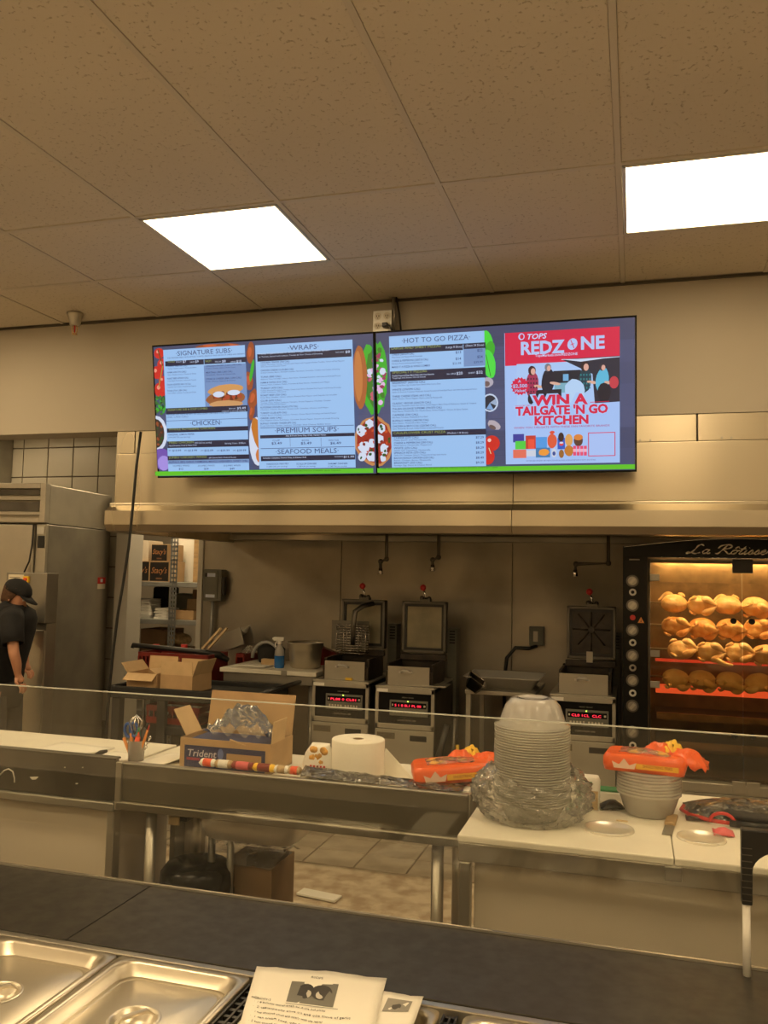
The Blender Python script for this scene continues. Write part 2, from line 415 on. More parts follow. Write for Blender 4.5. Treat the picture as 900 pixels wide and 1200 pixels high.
ws = struct('wall_steel', 'steel_dark', (xo1, 5, YB+.01, YB+.15, 0, 2.7))
x = xo1
for k, wd in enumerate((1.22, 1.33, 1.22, 1.22, 1.22, 1.22)):
    x1 = min(x+wd, 5)
    if x1-x > .05: MB().box(x+.002, x1-.002, YB, YB+.012, .0, 2.7).build('wall_panel', 'steel_wall', ws, bevel=.002)
    x = x1
# back room lights
ceiling_light(-4.75, 6.5, 'lit ceiling panel in the store room beyond the opening', 'diffuser', 2.792)
ceiling_light(-3.95, 6.5, 'unseen lit panel added in the store room to brighten the shelves', 'diffuser', 2.792)  # extra panel, added only to brighten the foam trays on the shelves
ceiling_light(-5.6, 5.3, 'lit ceiling panel over the kitchen behind the bulkhead', 'diffuser_kitchen', 2.792)

# ================================================================ MENU SCREENS
TVX, TVY, TVZ, TVW, TILT = -2.702, 4.436, 2.182, 1.357, .1555
TVH = TVW*.57
BLUEW = srgb(150, 190, 236); INK = srgb(45, 60, 110); BAR = srgb(32, 36, 62); OLIVE = srgb(150, 165, 95)
LW = srgb(190, 205, 235); SLATE = srgb(72, 78, 112); GREENB = srgb(92, 190, 40)
def uvmap(corn, o, s):
    (ax_, ay), (bx, by), (cx, cy), (dx, dy) = corn
    m = .010
    def f(x, y):
        if o is not None: x = o[0]+x/s; y = o[1]+y/s
        for _ in range(1):
            u, v = .5, .5
            for _ in range(6):
                X = (1-v)*((1-u)*ax_+u*bx)+v*((1-u)*dx+u*cx); Y = (1-v)*((1-u)*ay+u*by)+v*((1-u)*dy+u*cy)
                a = (1-v)*(bx-ax_)+v*(cx-dx); b = (1-u)*(dx-ax_)+u*(cx-bx); c = (1-v)*(by-ay)+v*(cy-dy); d = (1-u)*(dy-ay)+u*(cy-by)
                det = a*d-b*c; eu, ev = x-X, y-Y; u += (eu*d-b*ev)/det; v += (a*ev-c*eu)/det
        return (m+u*(TVW-2*m), m+(1-v)*(TVH-2*m))
    return f
def screen(x0, label):
    t = thing('menu_screen', label, 'screen', (x0, TVY, TVZ), (TILT, 0, 0))
    b = .009; mb = MB()
    for q in ((0, TVW, 0, b), (0, TVW, TVH-b, TVH), (0, b, 0, TVH), (TVW-b, TVW, 0, TVH)): mb.box(q[0]+.0005, q[1]-.0005, -.004, .035, q[2], q[3])
    mb.build('bezel', 'black_gloss', t, world=False, bevel=.001)
    MB().box(b, TVW-b, .004, .03, b, TVH-b).build('display_panel', 'black', t, world=False)
    MB().box(.15, TVW-.15, .03, .065, .1, TVH-.12).build('rear_housing', 'black', t, world=False, bevel=.004)
    for xx in (.3, TVW-.3):
        mb = MB(); mb.box(xx-.02, xx+.02, .066, .10, .36, TVH-.06); M = Matrix.Rotation(-TILT, 4, 'X')
        mb.box(xx-.015, xx+.015, .0, .194, .50, .55, M); mb.build('wall_mount', 'black', t, world=False)
    return t
def planks(p, n=7):
    p.rect(.009, .009, TVW-.009, TVH-.009, SLATE)
    q = random.Random(3)
    for k in range(n):
        z0 = .009+(TVH-.018)*k/n; z1 = .009+(TVH-.018)*(k+1)/n
        c = q.uniform(.8, 1.25); p.rect(.009, z0+.0012, TVW-.009, z1-.0012, tuple(v*c for v in SLATE))
        for _ in range(5):
            zz = q.uniform(z0+.01, z1-.01); xx = q.uniform(.02, TVW-.5); p.line(xx, zz, xx+q.uniform(.2, .45), zz+q.uniform(-.003, .003), .002, tuple(v*c*.8 for v in SLATE))
def rr(p, f, x0, y0, x1, y1, col):
    xm, ym = (x0+x1)/2, (y0+y1)/2; p.rect(f(x0, ym)[0], f(xm, y1)[1], f(x1, ym)[0], f(xm, y0)[1], col)
def tx(p, f, s, x, y, x2, h, col, **k):
    """one line of print from x to x2 (crop pixels) on baseline y, capital height h in crop pixels"""
    a = f(x, y); b = f(x2, y); c = f(x, y-h); size = (c[1]-a[1])/.70
    al = k.pop('align', 'LEFT'); x0 = a[0] if al == 'LEFT' else (a[0]+b[0])/2
    p.text(s, x0, a[1], size, col, width=(b[0]-a[0]), align=al, **k)
def blob(p, f, x, y, rx, ry, col, n=16, wob=.0, rot=0, seed=0):
    a = f(x, y); b = f(x+rx, y); c = f(x, y-ry); p.ell(a[0], a[1], abs(b[0]-a[0]), abs(c[1]-a[1]), col, n, wob, -rot, seed)
def speck(p, f, x, y, rx, ry, cols, n, r0, r1, seed=1):
    q = random.Random(seed)
    for _ in range(n):
        a = q.random()*2*PI; d = math.sqrt(q.random()); blob(p, f, x+math.cos(a)*rx*d, y+math.sin(a)*ry*d, q.uniform(r0, r1), q.uniform(r0, r1), q.choice(cols), 7, .5, q.random()*3, q.randint(0, 999))
RED = srgb(200, 40, 35); DRED = srgb(120, 30, 25); BRN = srgb(150, 75, 40); DBR = srgb(85, 40, 25); TAN = srgb(205, 150, 90); GRN = srgb(60, 170, 45); DGR = srgb(30, 80, 30); WHT = srgb(205, 215, 235)
s1 = screen(TVX, 'left ceiling-hung menu screen listing subs, chicken, wraps and soups')
f1 = uvmap([(177, 406), (440, 388), (443, 558), (185, 560)], (170, 370), 3.103)
p = Pic(); planks(p)
def inb(p):  # keep the pictures inside the display
    m = .0095
    p.v = [(min(max(x, m), TVW-m), y, min(max(z, m), TVH-m)) for x, y, z in p.v]
# food on the left edge
for (x, y, r) in ((45, 135, 20), (60, 175, 22), (38, 205, 24), (62, 235, 18), (52, 268, 27)):
    blob(p, f1, x, y, r, r, RED); blob(p, f1, x-r*.3, y-r*.3, r*.25, r*.3, srgb(235, 140, 120))
p.line(*f1(40, 120), *f1(60, 180), .005, DGR); p.line(*f1(60, 180), *f1(45, 260), .005, srgb(150, 150, 60))
speck(p, f1, 50, 325, 25, 35, [DGR, GRN, srgb(60, 110, 50)], 40, 3, 8)
blob(p, f1, 38, 430, 44, 66, WHT); blob(p, f1, 36, 430, 34, 54, srgb(60, 50, 45)); speck(p, f1, 40, 430, 24, 44, [DBR, DGR, BRN], 25, 3, 7)
blob(p, f1, 62, 525, 38, 40, srgb(110, 80, 170), 18, .1); blob(p, f1, 70, 540, 25, 28, srgb(160, 140, 220), 14, .1)
# food down the middle
for (x, y, rx, ry, ro) in ((250, 108, 60, 10, 0), (340, 105, 40, 9, .2), (403, 130, 14, 38, .1), (398, 235, 14, 36, -.1), (413, 300, 18, 38, .3), (408, 350, 10, 30, .2)):
    blob(p, f1, x, y, rx, ry, BRN, 14, .25, ro, int(x)); blob(p, f1, x-3, y-3, rx*.5, ry*.5, srgb(190, 90, 50), 10, .3, ro, 3)
blob(p, f1, 408, 195, 6, 45, GRN, 10, .3, .2)
blob(p, f1, 428, 460, 30, 92, WHT); blob(p, f1, 430, 430, 20, 62, srgb(190, 115, 40), 14, .2, -.2); blob(p, f1, 438, 510, 14, 30, srgb(200, 120, 60), 12, .3, 0, 4)
# long sandwich and pizza on the right edge
blob(p, f1, 838, 225, 44, 128, GRN, 26, .18, 0, 5); blob(p, f1, 845, 225, 30, 105, srgb(60, 120, 40), 20, .3, 0, 6)
speck(p, f1, 850, 230, 22, 100, [srgb(220, 180, 220), srgb(150, 50, 90), WHT, srgb(190, 90, 110)], 40, 5, 12, 7)
blob(p, f1, 797, 220, 25, 118, srgb(165, 95, 50), 22, .05); blob(p, f1, 792, 215, 14, 95, srgb(190, 120, 65), 18, .1)
blob(p, f1, 845, 460, 68, 92, srgb(190, 130, 80), 26, .08, 0, 9); blob(p, f1, 845, 460, 60, 83, srgb(150, 40, 30), 24, .1, 0, 8)
for (x, y, r) in ((800, 420, 18), (812, 485, 20), (830, 395, 14), (838, 470, 14), (805, 520, 14), (836, 520, 16)): blob(p, f1, x, y, r, r*1.2, WHT, 12, .3, 0, int(x))
speck(p, f1, 820, 460, 40, 75, [DGR, DRED, srgb(200, 80, 40)], 22, 3, 7, 11)
# left column
rr(p, f1, 80, 112, 393, 572, BLUEW)
tx(p, f1, '·SIGNATURE SUBS·', 118, 144, 335, 17, INK, bold=.0)
tx(p, f1, 'SUBS PREPARED FRESH WITH LETTUCE, TOMATO, ONION & YOUR CHOICE OF CHEESE AND DRESSING', 86, 155, 384, 4.5, INK)
rr(p, f1, 77, 155, 392, 174, BAR); tx(p, f1, 'COLD', 88, 169, 115, 8, OLIVE); tx(p, f1, 'REGULAR', 120, 169, 142, 5, LW); tx(p, f1, '$7', 146, 169, 160, 9, LW, bold=.01); tx(p, f1, 'LARGE', 175, 169, 192, 5, LW); tx(p, f1, '$9', 195, 169, 208, 9, LW, bold=.01)
tx(p, f1, 'HOT', 235, 167, 258, 8, OLIVE); tx(p, f1, 'REGULAR', 272, 167, 294, 5, LW); tx(p, f1, '$8', 298, 167, 312, 9, LW, bold=.01); tx(p, f1, 'LARGE', 330, 167, 350, 5, LW); tx(p, f1, '$10', 353, 167, 372, 9, LW, bold=.01)
rr(p, f1, 232, 174, 392, 330, srgb(112, 142, 190)); rr(p, f1, 229, 156, 231, 174, BLUEW)
for k, (s_, b_) in enumerate((('TURKEY (430-780 CAL)', 'Turkey, Cheese, Lettuce, Tomato & Onion'), ('HAM (430-770 CAL)', 'Ham, Cheese, Lettuce, Tomato & Onion'), ('ROAST BEEF (470-830 CAL)', 'Roast Beef, Provolone, Lettuce & Tomato'), ('ITALIAN ASSORTED (680-1,150 CAL)', 'Capicola, Ham, Salami, Provolone & Peppers'), ('TUNA (710-1,280 CAL)', 'Tuna Salad, Lettuce, Tomato & Onion'))):
    y = 186+k*22.5; tx(p, f1, s_, 86, y, 140+len(s_)*1.2, 6, INK, bold=.008); tx(p, f1, b_, 88, y+8, 200, 4.5, INK)
for k, (s_, b_) in enumerate((('CHICKEN FINGER (1,020-1,990 CAL)', 'Fingers, Cheese, Lettuce & Hot Sauce'), ('MEATBALL (800-1,560 CAL)', 'Meatballs, Sauce & Mozzarella'), ('STEAK & CHEESE (860-1,590 CAL)', 'Steak, Onions, Peppers & Cheese'))):
    y = 184+k*24; tx(p, f1, s_, 238, y, 372 if k != 1 else 338, 6, INK, bold=.008); tx(p, f1, b_, 238, y+8, 350, 4.5, INK)
# sub picture
blob(p, f1, 312, 300, 72, 30, srgb(150, 90, 50), 20, .12, -.05); blob(p, f1, 312, 268, 66, 20, TAN, 20, .1, -.08); speck(p, f1, 315, 292, 55, 13, [srgb(110, 45, 30), srgb(170, 70, 45), DBR], 26, 5, 10, 5)
blob(p, f1, 288, 285, 22, 11, WHT); blob(p, f1, 345, 278, 24, 10, WHT); blob(p, f1, 315, 320, 62, 13, srgb(200, 150, 100), 18, .15)
rr(p, f1, 83, 331, 397, 354, BAR); tx(p, f1, 'SIGNATURE SUB & SOUP COMBO', 90, 347, 245, 8, OLIVE); tx(p, f1, 'REGULAR', 327, 340, 352, 4.5, LW); tx(p, f1, '$9.49', 357, 340, 390, 8, LW, bold=.01); tx(p, f1, 'UPGRADE TO HOT SUB FOR $1.00', 300, 350, 390, 4, LW)
tx(p, f1, 'INCLUDES ANY REGULAR HOT OR COLD SIGNATURE SUB & 16 OZ. SOUP', 87, 364, 330, 5, INK, bold=.008); tx(p, f1, '(750-1,930 CAL)', 87, 373, 170, 5, INK)
rr(p, f1, 85, 378, 397, 379.5, INK)
tx(p, f1, '·CHICKEN·', 178, 401, 298, 18, INK, bold=.0)
rr(p, f1, 88, 407, 400, 423, BAR); tx(p, f1, 'WHOLE ROTISSERIE CHICKEN', 95, 419, 275, 8, OLIVE)
tx(p, f1, 'ORIGINAL, LEMON PEPPER', 94, 438, 195, 6, INK, bold=.008); tx(p, f1, '(190-200 CAL per serving)', 94, 447, 178, 5, INK)
rr(p, f1, 90, 456, 402, 481, BAR); tx(p, f1, 'FRIED CHICKEN', 96, 468, 192, 8, OLIVE); tx(p, f1, '(300 Cal/3 oz. serving)', 197, 468, 262, 6, LW); tx(p, f1, 'Hand Breaded, Fried & Made Fresh', 96, 478, 205, 5, LW); tx(p, f1, 'Serving 11am - 8:00pm', 312, 470, 390, 6, LW)
for k, (a_, b_) in enumerate((('4PC', '$10.99'), ('8PC', '$13.99'), ('12PC', '$22.09'), ('16PC', '$29.99'), ('24PC', '$39.99'))): tx(p, f1, a_, 95+k*62, 496, 107+k*62, 5, INK); tx(p, f1, b_, 110+k*62, 497, 144+k*62, 7, INK, bold=.01)
rr(p, f1, 92, 511, 404, 528, BAR); tx(p, f1, 'JUMBO CHICKEN WINGS', 98, 523, 245, 8, OLIVE); tx(p, f1, '(80 Calories Each, Choice of Sauce)', 252, 523, 354, 5, LW)
rr(p, f1, 93, 529, 404, 542, srgb(112, 142, 190)); tx(p, f1, 'BUFFALO, BBQ, GARLIC PARMESAN, MANGO HABANERO, SWEET CHILI', 98, 540, 398, 7, INK, bold=.01)
for k, (a_, b_) in enumerate((('10 JUMBO WINGS', '$12'), ('20 JUMBO WINGS', '$24'), ('50 JUMBO WINGS', '$49'))): tx(p, f1, a_, 112+k*98, 553, 176+k*98, 6, INK); tx(p, f1, b_, 136+k*98, 565, 153+k*98, 7, INK, bold=.01)
# right column
rr(p, f1, 434, 92, 780, 562, BLUEW)
tx(p, f1, '·WRAPS·', 545, 122, 655, 18, INK, bold=.0)
rr(p, f1, 434, 126, 772, 154, BAR); tx(p, f1, 'Freshly Prepared Bread Or Grilled Wraps: White Tortilla, Spinach', 440, 138, 695, 6, LW, bold=.01); tx(p, f1, 'or Tomato, Served with Lettuce, Tomato & Your Choice of Dressing', 440, 149, 670, 5, LW); tx(p, f1, 'YOUR CHOICE', 715, 131, 745, 4.5, LW); tx(p, f1, '$8', 750, 131, 766, 9, LW, bold=.012)
W_ = (('CHICKEN TENDER (760 CAL)', 'Lettuce, Provolone, Tomato, Cheddar Jack, Ranch and Chopped Chicken Tenders, Choice of Red Peppers', 'with Lettuce and Shredded Cheese'), ('CHICKEN CAESAR CLUB (860 CAL)', 'Grilled Chicken, Bacon, Romaine Lettuce, Parmesan, Croutons, Tomato and Caesar Dressing', ''), ('TUNA (800 CAL)', 'Albacore Tuna, Cheddar, Lettuce, Red Onion, Shredded Romaine, with Lettuce & Bread Pieces', ''), ('HAM & SWISS (510 CAL)', 'Honey Ham, Lettuce, Swiss, Tomato & Red Onion, Mustard and Mayo', ''), ('TURKEY (470 CAL)', 'Turkey, Smoked Provolone, Tomato, Green Leaf, Onion, Roasted Red Pepper and Honey Dressing', 'with Lettuce Choice'), ('ROAST BEEF (720 CAL)', 'Roast Beef, Cheddar, Onion, Lettuce, Roasted Red Pepper and Chipotle Horseradish', ''), ('CLUB (670 CAL)', 'Turkey, Ham, Bacon, Lettuce, Tomato, Green Peppers, Cheddar Cheese', 'with Lettuce and Roasted Red Peppers'), ('ROTISSERIE CHICKEN SALAD (770 CAL)', 'Chicken, Celery, Grapes, Green Leaf, Cheddar Cheese and Mayo', ''), ('TURKEY CLUB (670 CAL)', 'Turkey, Bacon, Cheddar, Lettuce, Tomato, Onion, Ranch Dressing and Salt & Pepper', ''), ('GREEK (500 CAL)', 'Feta, Kalamata Olives, Red Onion, Cucumber, Banana Pepper, Spinach and Greek Dressing', ''), ('BUFFALO CHICKEN TENDER (870 CAL)', 'Fried Chicken Tender, Lettuce, Cheddar, Blue Cheese, Buffalo Sauce', ''))
ys = (171, 200, 224, 245, 266, 292, 312, 337, 358, 377, 397)
for (a_, b_, c_), y in zip(W_, ys):
    tx(p, f1, a_, 447, y, 480+len(a_)*3, 6, INK, bold=.01); tx(p, f1, b_, 447, y+7.5, 600+len(b_)*1.5, 4.2, INK)
    if c_: tx(p, f1, c_, 447, y+14, 540, 4.2, INK)
rr(p, f1, 446, 404, 780, 406, INK)
tx(p, f1, '·PREMIUM SOUPS·', 498, 429, 725, 18, INK, bold=.0)
rr(p, f1, 446, 433, 782, 445, BAR); tx(p, f1, 'Hot & Fresh Every Day, Daily, Variety Varies', 540, 442, 682, 5, LW, bold=.01)
for k, (a_, b_) in enumerate((('CUP', '$3.49'), ('BOWL', '$5.49'), ('FAMILY SIZE', '$6.49'))):
    x = (487, 593, 697)[k]; tx(p, f1, a_, x+4-(k == 2)*10, 460, x+30, 6, INK); tx(p, f1, b_, x, 472, x+38, 9, INK, bold=.01)
for x in (555, 665): rr(p, f1, x, 447, x+1, 480, INK)
rr(p, f1, 448, 483, 782, 485, INK)
tx(p, f1, '·SEAFOOD MEALS·', 502, 508, 725, 18, INK, bold=.0)
rr(p, f1, 449, 513, 784, 532, BAR); tx(p, f1, 'Includes Coleslaw, French Fries, & Dinner Roll', 457, 525, 612, 5, LW, bold=.01); tx(p, f1, 'YOUR CHOICE', 712, 521, 742, 4.5, LW); tx(p, f1, '$11.99', 744, 523, 780, 8, LW, bold=.01)
for k, a_ in enumerate(('HADDOCK FISH FRY', 'SCALLOP DINNER', 'SHRIMP DINNER')): tx(p, f1, a_, (470, 578, 690)[k], 548, (550, 650, 758)[k], 6, INK, bold=.01); tx(p, f1, '(1,280 CAL per serving)', (470, 580, 690)[k], 557, (545, 645, 755)[k], 5, INK)
rr(p, f1, 40, 567, 846, 584, GREENB); tx(p, f1, '2,000 calories a day is used for general nutrition advice, but calorie needs vary. Additional nutrition information available upon request.', 155, 577, 735, 4.5, DGR)
inb(p); p.build('display_picture', 'screen_print', s1)

s2 = screen(TVX+TVW, 'right ceiling-hung menu screen with pizza list and red advert')
f2 = uvmap([(440, 388), (746, 371), (746, 553), (443, 557)], (430, 350), 2.727)
p = Pic(); planks(p)
blob(p, f2, 30, 245, 36, 115, GRN, 26, .18, 0, 5); speck(p, f2, 36, 245, 20, 95, [srgb(220, 180, 220), srgb(150, 50, 90), WHT, srgb(60, 120, 40)], 34, 5, 11, 7)
blob(p, f2, 25, 460, 62, 82, srgb(190, 130, 80), 26, .08, 0, 9); blob(p, f2, 25, 460, 54, 73, srgb(150, 40, 30), 24, .1, 0, 8)
for (x, y, r) in ((45, 415, 14), (55, 485, 15), (40, 450, 12), (50, 515, 10)): blob(p, f2, x, y, r, r*1.2, WHT, 12, .3, 0, int(x))
speck(p, f2, 45, 460, 30, 65, [DGR, DRED, srgb(200, 80, 40)], 18, 3, 7, 11)
blob(p, f2, 407, 130, 14, 36, srgb(70, 210, 60), 14, .1, -.25); blob(p, f2, 412, 160, 16, 30, GRN, 14, .15, .2); blob(p, f2, 410, 205, 20, 48, srgb(75, 215, 70), 16, .1, -.15)
p.line(*f2(400, 175), *f2(415, 245), .003, DGR)
blob(p, f2, 405, 265, 18, 17, srgb(170, 165, 180), 14, .15); blob(p, f2, 402, 270, 10, 9, srgb(110, 90, 90))
blob(p, f2, 412, 332, 27, 30, srgb(190, 205, 230)); blob(p, f2, 412, 332, 22, 25, srgb(40, 45, 60)); p.poly([f2(412, 332), f2(432, 318), f2(434, 342)], srgb(150, 170, 200)); p.poly([f2(412, 332), f2(400, 352), f2(425, 356)], srgb(120, 160, 210))
p.line(*f2(405, 360), *f2(400, 385), .006, srgb(60, 70, 90))
blob(p, f2, 425, 405, 22, 14, srgb(175, 165, 175), 14, .2, .5); blob(p, f2, 420, 412, 12, 7, srgb(100, 80, 80), 10, .2, .5)
blob(p, f2, 418, 465, 26, 26, RED); blob(p, f2, 410, 455, 6, 6, srgb(240, 190, 180)); blob(p, f2, 405, 508, 22, 28, RED); p.line(*f2(408, 480), *f2(415, 500), .004, srgb(220, 200, 150))
rr(p, f2, 78, 106, 397, 543, BLUEW)
tx(p, f2, '·HOT TO GO PIZZA·', 117, 137, 346, 16, INK, bold=.0)
rr(p, f2, 76, 143, 399, 164, BAR); tx(p, f2, 'LARGE AND SHEET PIZZAS', 82, 158, 250, 8, OLIVE); tx(p, f2, '(Large 8 Slices)', 267, 154, 322, 7, LW); tx(p, f2, '(Sheet 24 Slices)', 333, 149, 393, 7, LW)
rr(p, f2, 327, 155, 398, 212, srgb(112, 142, 190)); rr(p, f2, 325, 141, 327, 212, BLUEW)
for k, (a_, b_, c_, d_) in enumerate((('CHEESE (260/270 CAL)', 'Pizza Sauce and Mozzarella & Parmesan', '$13', '$22'), ('CHEESE & PEPPERONI (320/310 CAL)', 'Pizza Sauce, Mozzarella & Parmesan Blend, Pepperoni', '$14', '$24'))):
    y = 177+k*21; tx(p, f2, a_, 84, y, 160+k*48, 6, INK, bold=.01); tx(p, f2, b_, 84, y+8, 188, 4.5, INK); tx(p, f2, c_, 300, y-6, 318, 8, INK, bold=.01); tx(p, f2, d_, 371, y-12, 389, 8, INK, bold=.01)
tx(p, f2, 'MAKE IT A PIZZA & WING COMBO', 84, 218, 214, 6, INK, bold=.01); tx(p, f2, '$23.99', 290, 207, 318, 7, INK); tx(p, f2, '$39.99', 360, 203, 389, 7, INK)
rr(p, f2, 78, 222, 399, 256, BAR); tx(p, f2, 'SPECIALTY PIZZAS', 85, 236, 203, 8, OLIVE); tx(p, f2, 'Freshly Prepared Pizza, Made Daily with Your Favorite', 85, 246, 228, 5, LW, bold=.01); tx(p, f2, 'Toppings and Sauce, Hot & Ready', 85, 253, 200, 4.5, LW)
tx(p, f2, '16in LARGE', 270, 240, 300, 5, LW); tx(p, f2, '$20', 303, 240, 323, 9, LW, bold=.01); tx(p, f2, 'SHEET', 342, 237, 365, 5, LW); tx(p, f2, '$32', 368, 237, 389, 9, LW, bold=.01)
for (a_, b_, l), y in zip((('BREAKFAST (420/720 CAL)', 'Sausage, Crispy Bacon, Egg, Scrambled Cheese Blend & White Country Gravy', 250), ('WHITE (270/290 CAL)', 'Garlic Oil, Broccoli, Tomatoes, Mozzarella, Ricotta Parmesan & Fresh Basil Pieces with Herb Seasoning and Onion', 370), ('THREE CHEESE STEAK (410 CAL)', 'Steak, Onions, Green Pepper, Mushrooms & Mozzarella', 255), ('CLASSIC VEGGIE (260/270 CAL)', 'Pizza Sauce, Mozzarella, Onion, Red Onions, Green Peppers, Black Olives & Mushrooms, Spinach & Tomatoes', 368), ('ITALIAN SAUSAGE SUPREME (390/370 CAL)', 'Pizza Sauce, Mozzarella, Ital. Mushrooms, Green Pepper, Onion, & Spicy Salami', 340), ('CAPRESE (330 CAL)', 'Basil Pesto, Tomatoes, Mozzarella & Fresh Basil', 205), ('BUFFALO WING (340/350 CAL)', 'Spicy Chicken, Mozzarella & Blue Cheese', 205), ('CHICKEN & BROCCOLI (320/360 CAL)', 'Sauce, Mozzarella, Broccoli, Grilled Chicken & Seasoned Parmesan', 260)), (270, 292, 314, 337, 355, 375, 394, 412)):
    tx(p, f2, a_, 85, y, 105+len(a_)*4, 6, INK, bold=.01); tx(p, f2, b_, 85, y+7.5, l, 4.5, INK)
rr(p, f2, 83, 421, 400, 440, BAR); tx(p, f2, 'CAULIFLOWER CRUST PIZZA', 88, 435, 266, 8, OLIVE); tx(p, f2, '(Medium = 8 Slices)', 271, 434, 340, 6, LW)
for (a_, b_, c_), y in zip((('CHEESE (270 CAL)', 'Pizza Sauce and Mozzarella', '$7.29'), ('CHEESE & PEPPERONI (290 CAL)', 'Pizza Sauce, Mozzarella, Pepperoni', '$8.29'), ('WHITE (270 CAL)', 'Garlic Oil, Tomatoes, Mozzarella', '$8.29'), ('SPINACH FETA (270 CAL)', 'Garlic Oil, Tomatoes, Spinach, Mozzarella & Feta with Herbs', '$8.29'), ('BACON RANCH CHICKEN (320 CAL)', 'Ranch, Chicken, Bacon, Mozzarella', '$8.49'), ('BREAKFAST (320 CAL)', 'Sausage, Egg, Bacon & Cheese Blend', '$9.29')), (450, 467, 484, 500, 517, 533)):
    tx(p, f2, a_, 90, y, 110+len(a_)*4, 6, INK, bold=.01); tx(p, f2, b_, 90, y+7, 150+len(b_)*2, 4.5, INK); tx(p, f2, c_, 366, y-1, 392, 7, INK, bold=.01)
# advert
ADR = srgb(208, 32, 72)
rr(p, f2, 462, 97, 817, 532, srgb(160, 190, 240))
rr(p, f2, 462, 97, 817, 205, ADR)
blob(p, f2, 515, 118, 10, 11, srgb(180, 200, 245)); blob(p, f2, 516, 118, 6, 8, ADR)
tx(p, f2, 'TOPS', 530, 127, 592, 17, srgb(190, 210, 250), shear=.25, bold=.02)
tx(p, f2, 'REDZ', 511, 176, 648, 40, srgb(175, 195, 240), bold=.035)
blob(p, f2, 674, 143, 15, 19, srgb(175, 195, 240), 16, 0, .4); p.line(*f2(669, 130), *f2(679, 156), .004, ADR); p.line(*f2(668, 146), *f2(680, 141), .003, ADR)
tx(p, f2, 'NE', 698, 160, 770, 40, srgb(175, 195, 240), bold=.035)
tx(p, f2, 'TopsMarkets.com/REDZONE', 558, 184, 690, 8, srgb(190, 210, 250), bold=.01)
rr(p, f2, 500, 178+22, 817, 335, srgb(165, 195, 240))
# picture of people at a van
p.poly([f2(640, 192), f2(817, 182), f2(817, 330), f2(742, 335), f2(735, 240)], srgb(40, 42, 60)); p.poly([f2(640, 192), f2(700, 200), f2(770, 190), f2(817, 186), f2(817, 184), f2(640, 194)], srgb(200, 215, 240))
rr(p, f2, 615, 228, 700, 270, srgb(30, 35, 50)); rr(p, f2, 645, 240, 662, 262, srgb(110, 170, 215)); rr(p, f2, 618, 268, 690, 300, srgb(120, 170, 190)); rr(p, f2, 560, 290, 640, 318, srgb(30, 30, 45))
for (x, y, hr, body, hair) in ((548, 228, 12, srgb(160, 50, 85), srgb(60, 35, 40)), (598, 218, 10, srgb(30, 32, 50), srgb(120, 120, 130)), (712, 215, 13, srgb(30, 60, 75), srgb(50, 35, 40)), (765, 217, 10, srgb(90, 180, 215), srgb(50, 45, 60))):
    blob(p, f2, x, y+45, 20, 42, body, 16, .08, .1, int(x)); blob(p, f2, x, y, hr, hr*1.3, hair, 14, .1); blob(p, f2, x+hr*.3, y+3, hr*.6, hr*.9, srgb(215, 165, 150)); blob(p, f2, x+22, y+52, 17, 5, srgb(215, 170, 150), 10, .2, .2)
for dx in range(4):
    for dy in range(4): rr(p, f2, 534+dx*9, 252+dy*14, 538+dx*9, 258+dy*14, srgb(60, 25, 50)); rr(p, f2, 698+dx*9, 240+dy*14, 702+dx*9, 246+dy*14, srgb(40, 130, 140))
blob(p, f2, 770, 300, 20, 32, srgb(25, 28, 45), 12, .1); blob(p, f2, 680, 295, 30, 40, srgb(175, 205, 240), 14, .2); blob(p, f2, 800, 268, 14, 20, srgb(190, 60, 75)); blob(p, f2, 545, 320, 10, 18, srgb(30, 28, 40))
pts = []
for k in range(32):
    a = 2*PI*k/32; r_ = (30 if k % 2 else 25); pts.append(f2(511+math.cos(a)*r_, 279+math.sin(a)*r_))
p.poly(pts, ADR); tx(p, f2, 'A', 505, 267, 514, 9, BLUEW, bold=.02); tx(p, f2, '$2,500', 487, 284, 533, 11, BLUEW, bold=.02); tx(p, f2, 'Value!', 492, 298, 528, 9, BLUEW, bold=.02, shear=.2)
p.line(*f2(495, 343), *f2(550, 341), .003, ADR); p.line(*f2(728, 332), *f2(786, 329), .003, ADR)
HAL = srgb(165, 195, 242)
for (s_, x0, x1, y, h) in (('WIN A', 553, 725, 342, 32), ("TAILGATE 'N GO", 497, 783, 374, 27), ('KITCHEN', 555, 722, 405, 27)):
    tx(p, f2, s_, x0-3, y+1, x1+3, h+1, HAL, bold=.12); tx(p, f2, s_, x0, y, x1, h, ADR, bold=.045)
tx(p, f2, 'WHEN YOU TAILGATE WITH THESE FAN FAVORITE BRANDS', 491, 418, 787, 6, srgb(170, 70, 120), bold=.01)
for (x0, y0, x1, y1, c) in ((488, 435, 523, 462, srgb(60, 60, 150)), (495, 458, 530, 485, srgb(80, 200, 70)), (488, 486, 530, 514, srgb(220, 110, 90)), (528, 440, 560, 484, srgb(190, 60, 50)), (536, 452, 556, 484, srgb(230, 80, 60)), (530, 488, 560, 508, srgb(200, 205, 220)), (560, 445, 595, 485, srgb(80, 150, 220)), (560, 480, 605, 512, srgb(60, 120, 170))): rr(p, f2, x0, y0, x1, y1, c)
blob(p, f2, 611, 458, 15, 24, srgb(215, 90, 60), 14, .1); blob(p, f2, 611, 430, 8, 6, srgb(215, 80, 60), 8, .3); rr(p, f2, 628, 448, 651, 485, srgb(50, 90, 190)); blob(p, f2, 639, 445, 9, 15, srgb(60, 40, 40)); blob(p, f2, 640, 467, 7, 7, srgb(215, 60, 70)); blob(p, f2, 640, 464, 6, 3, WHT)
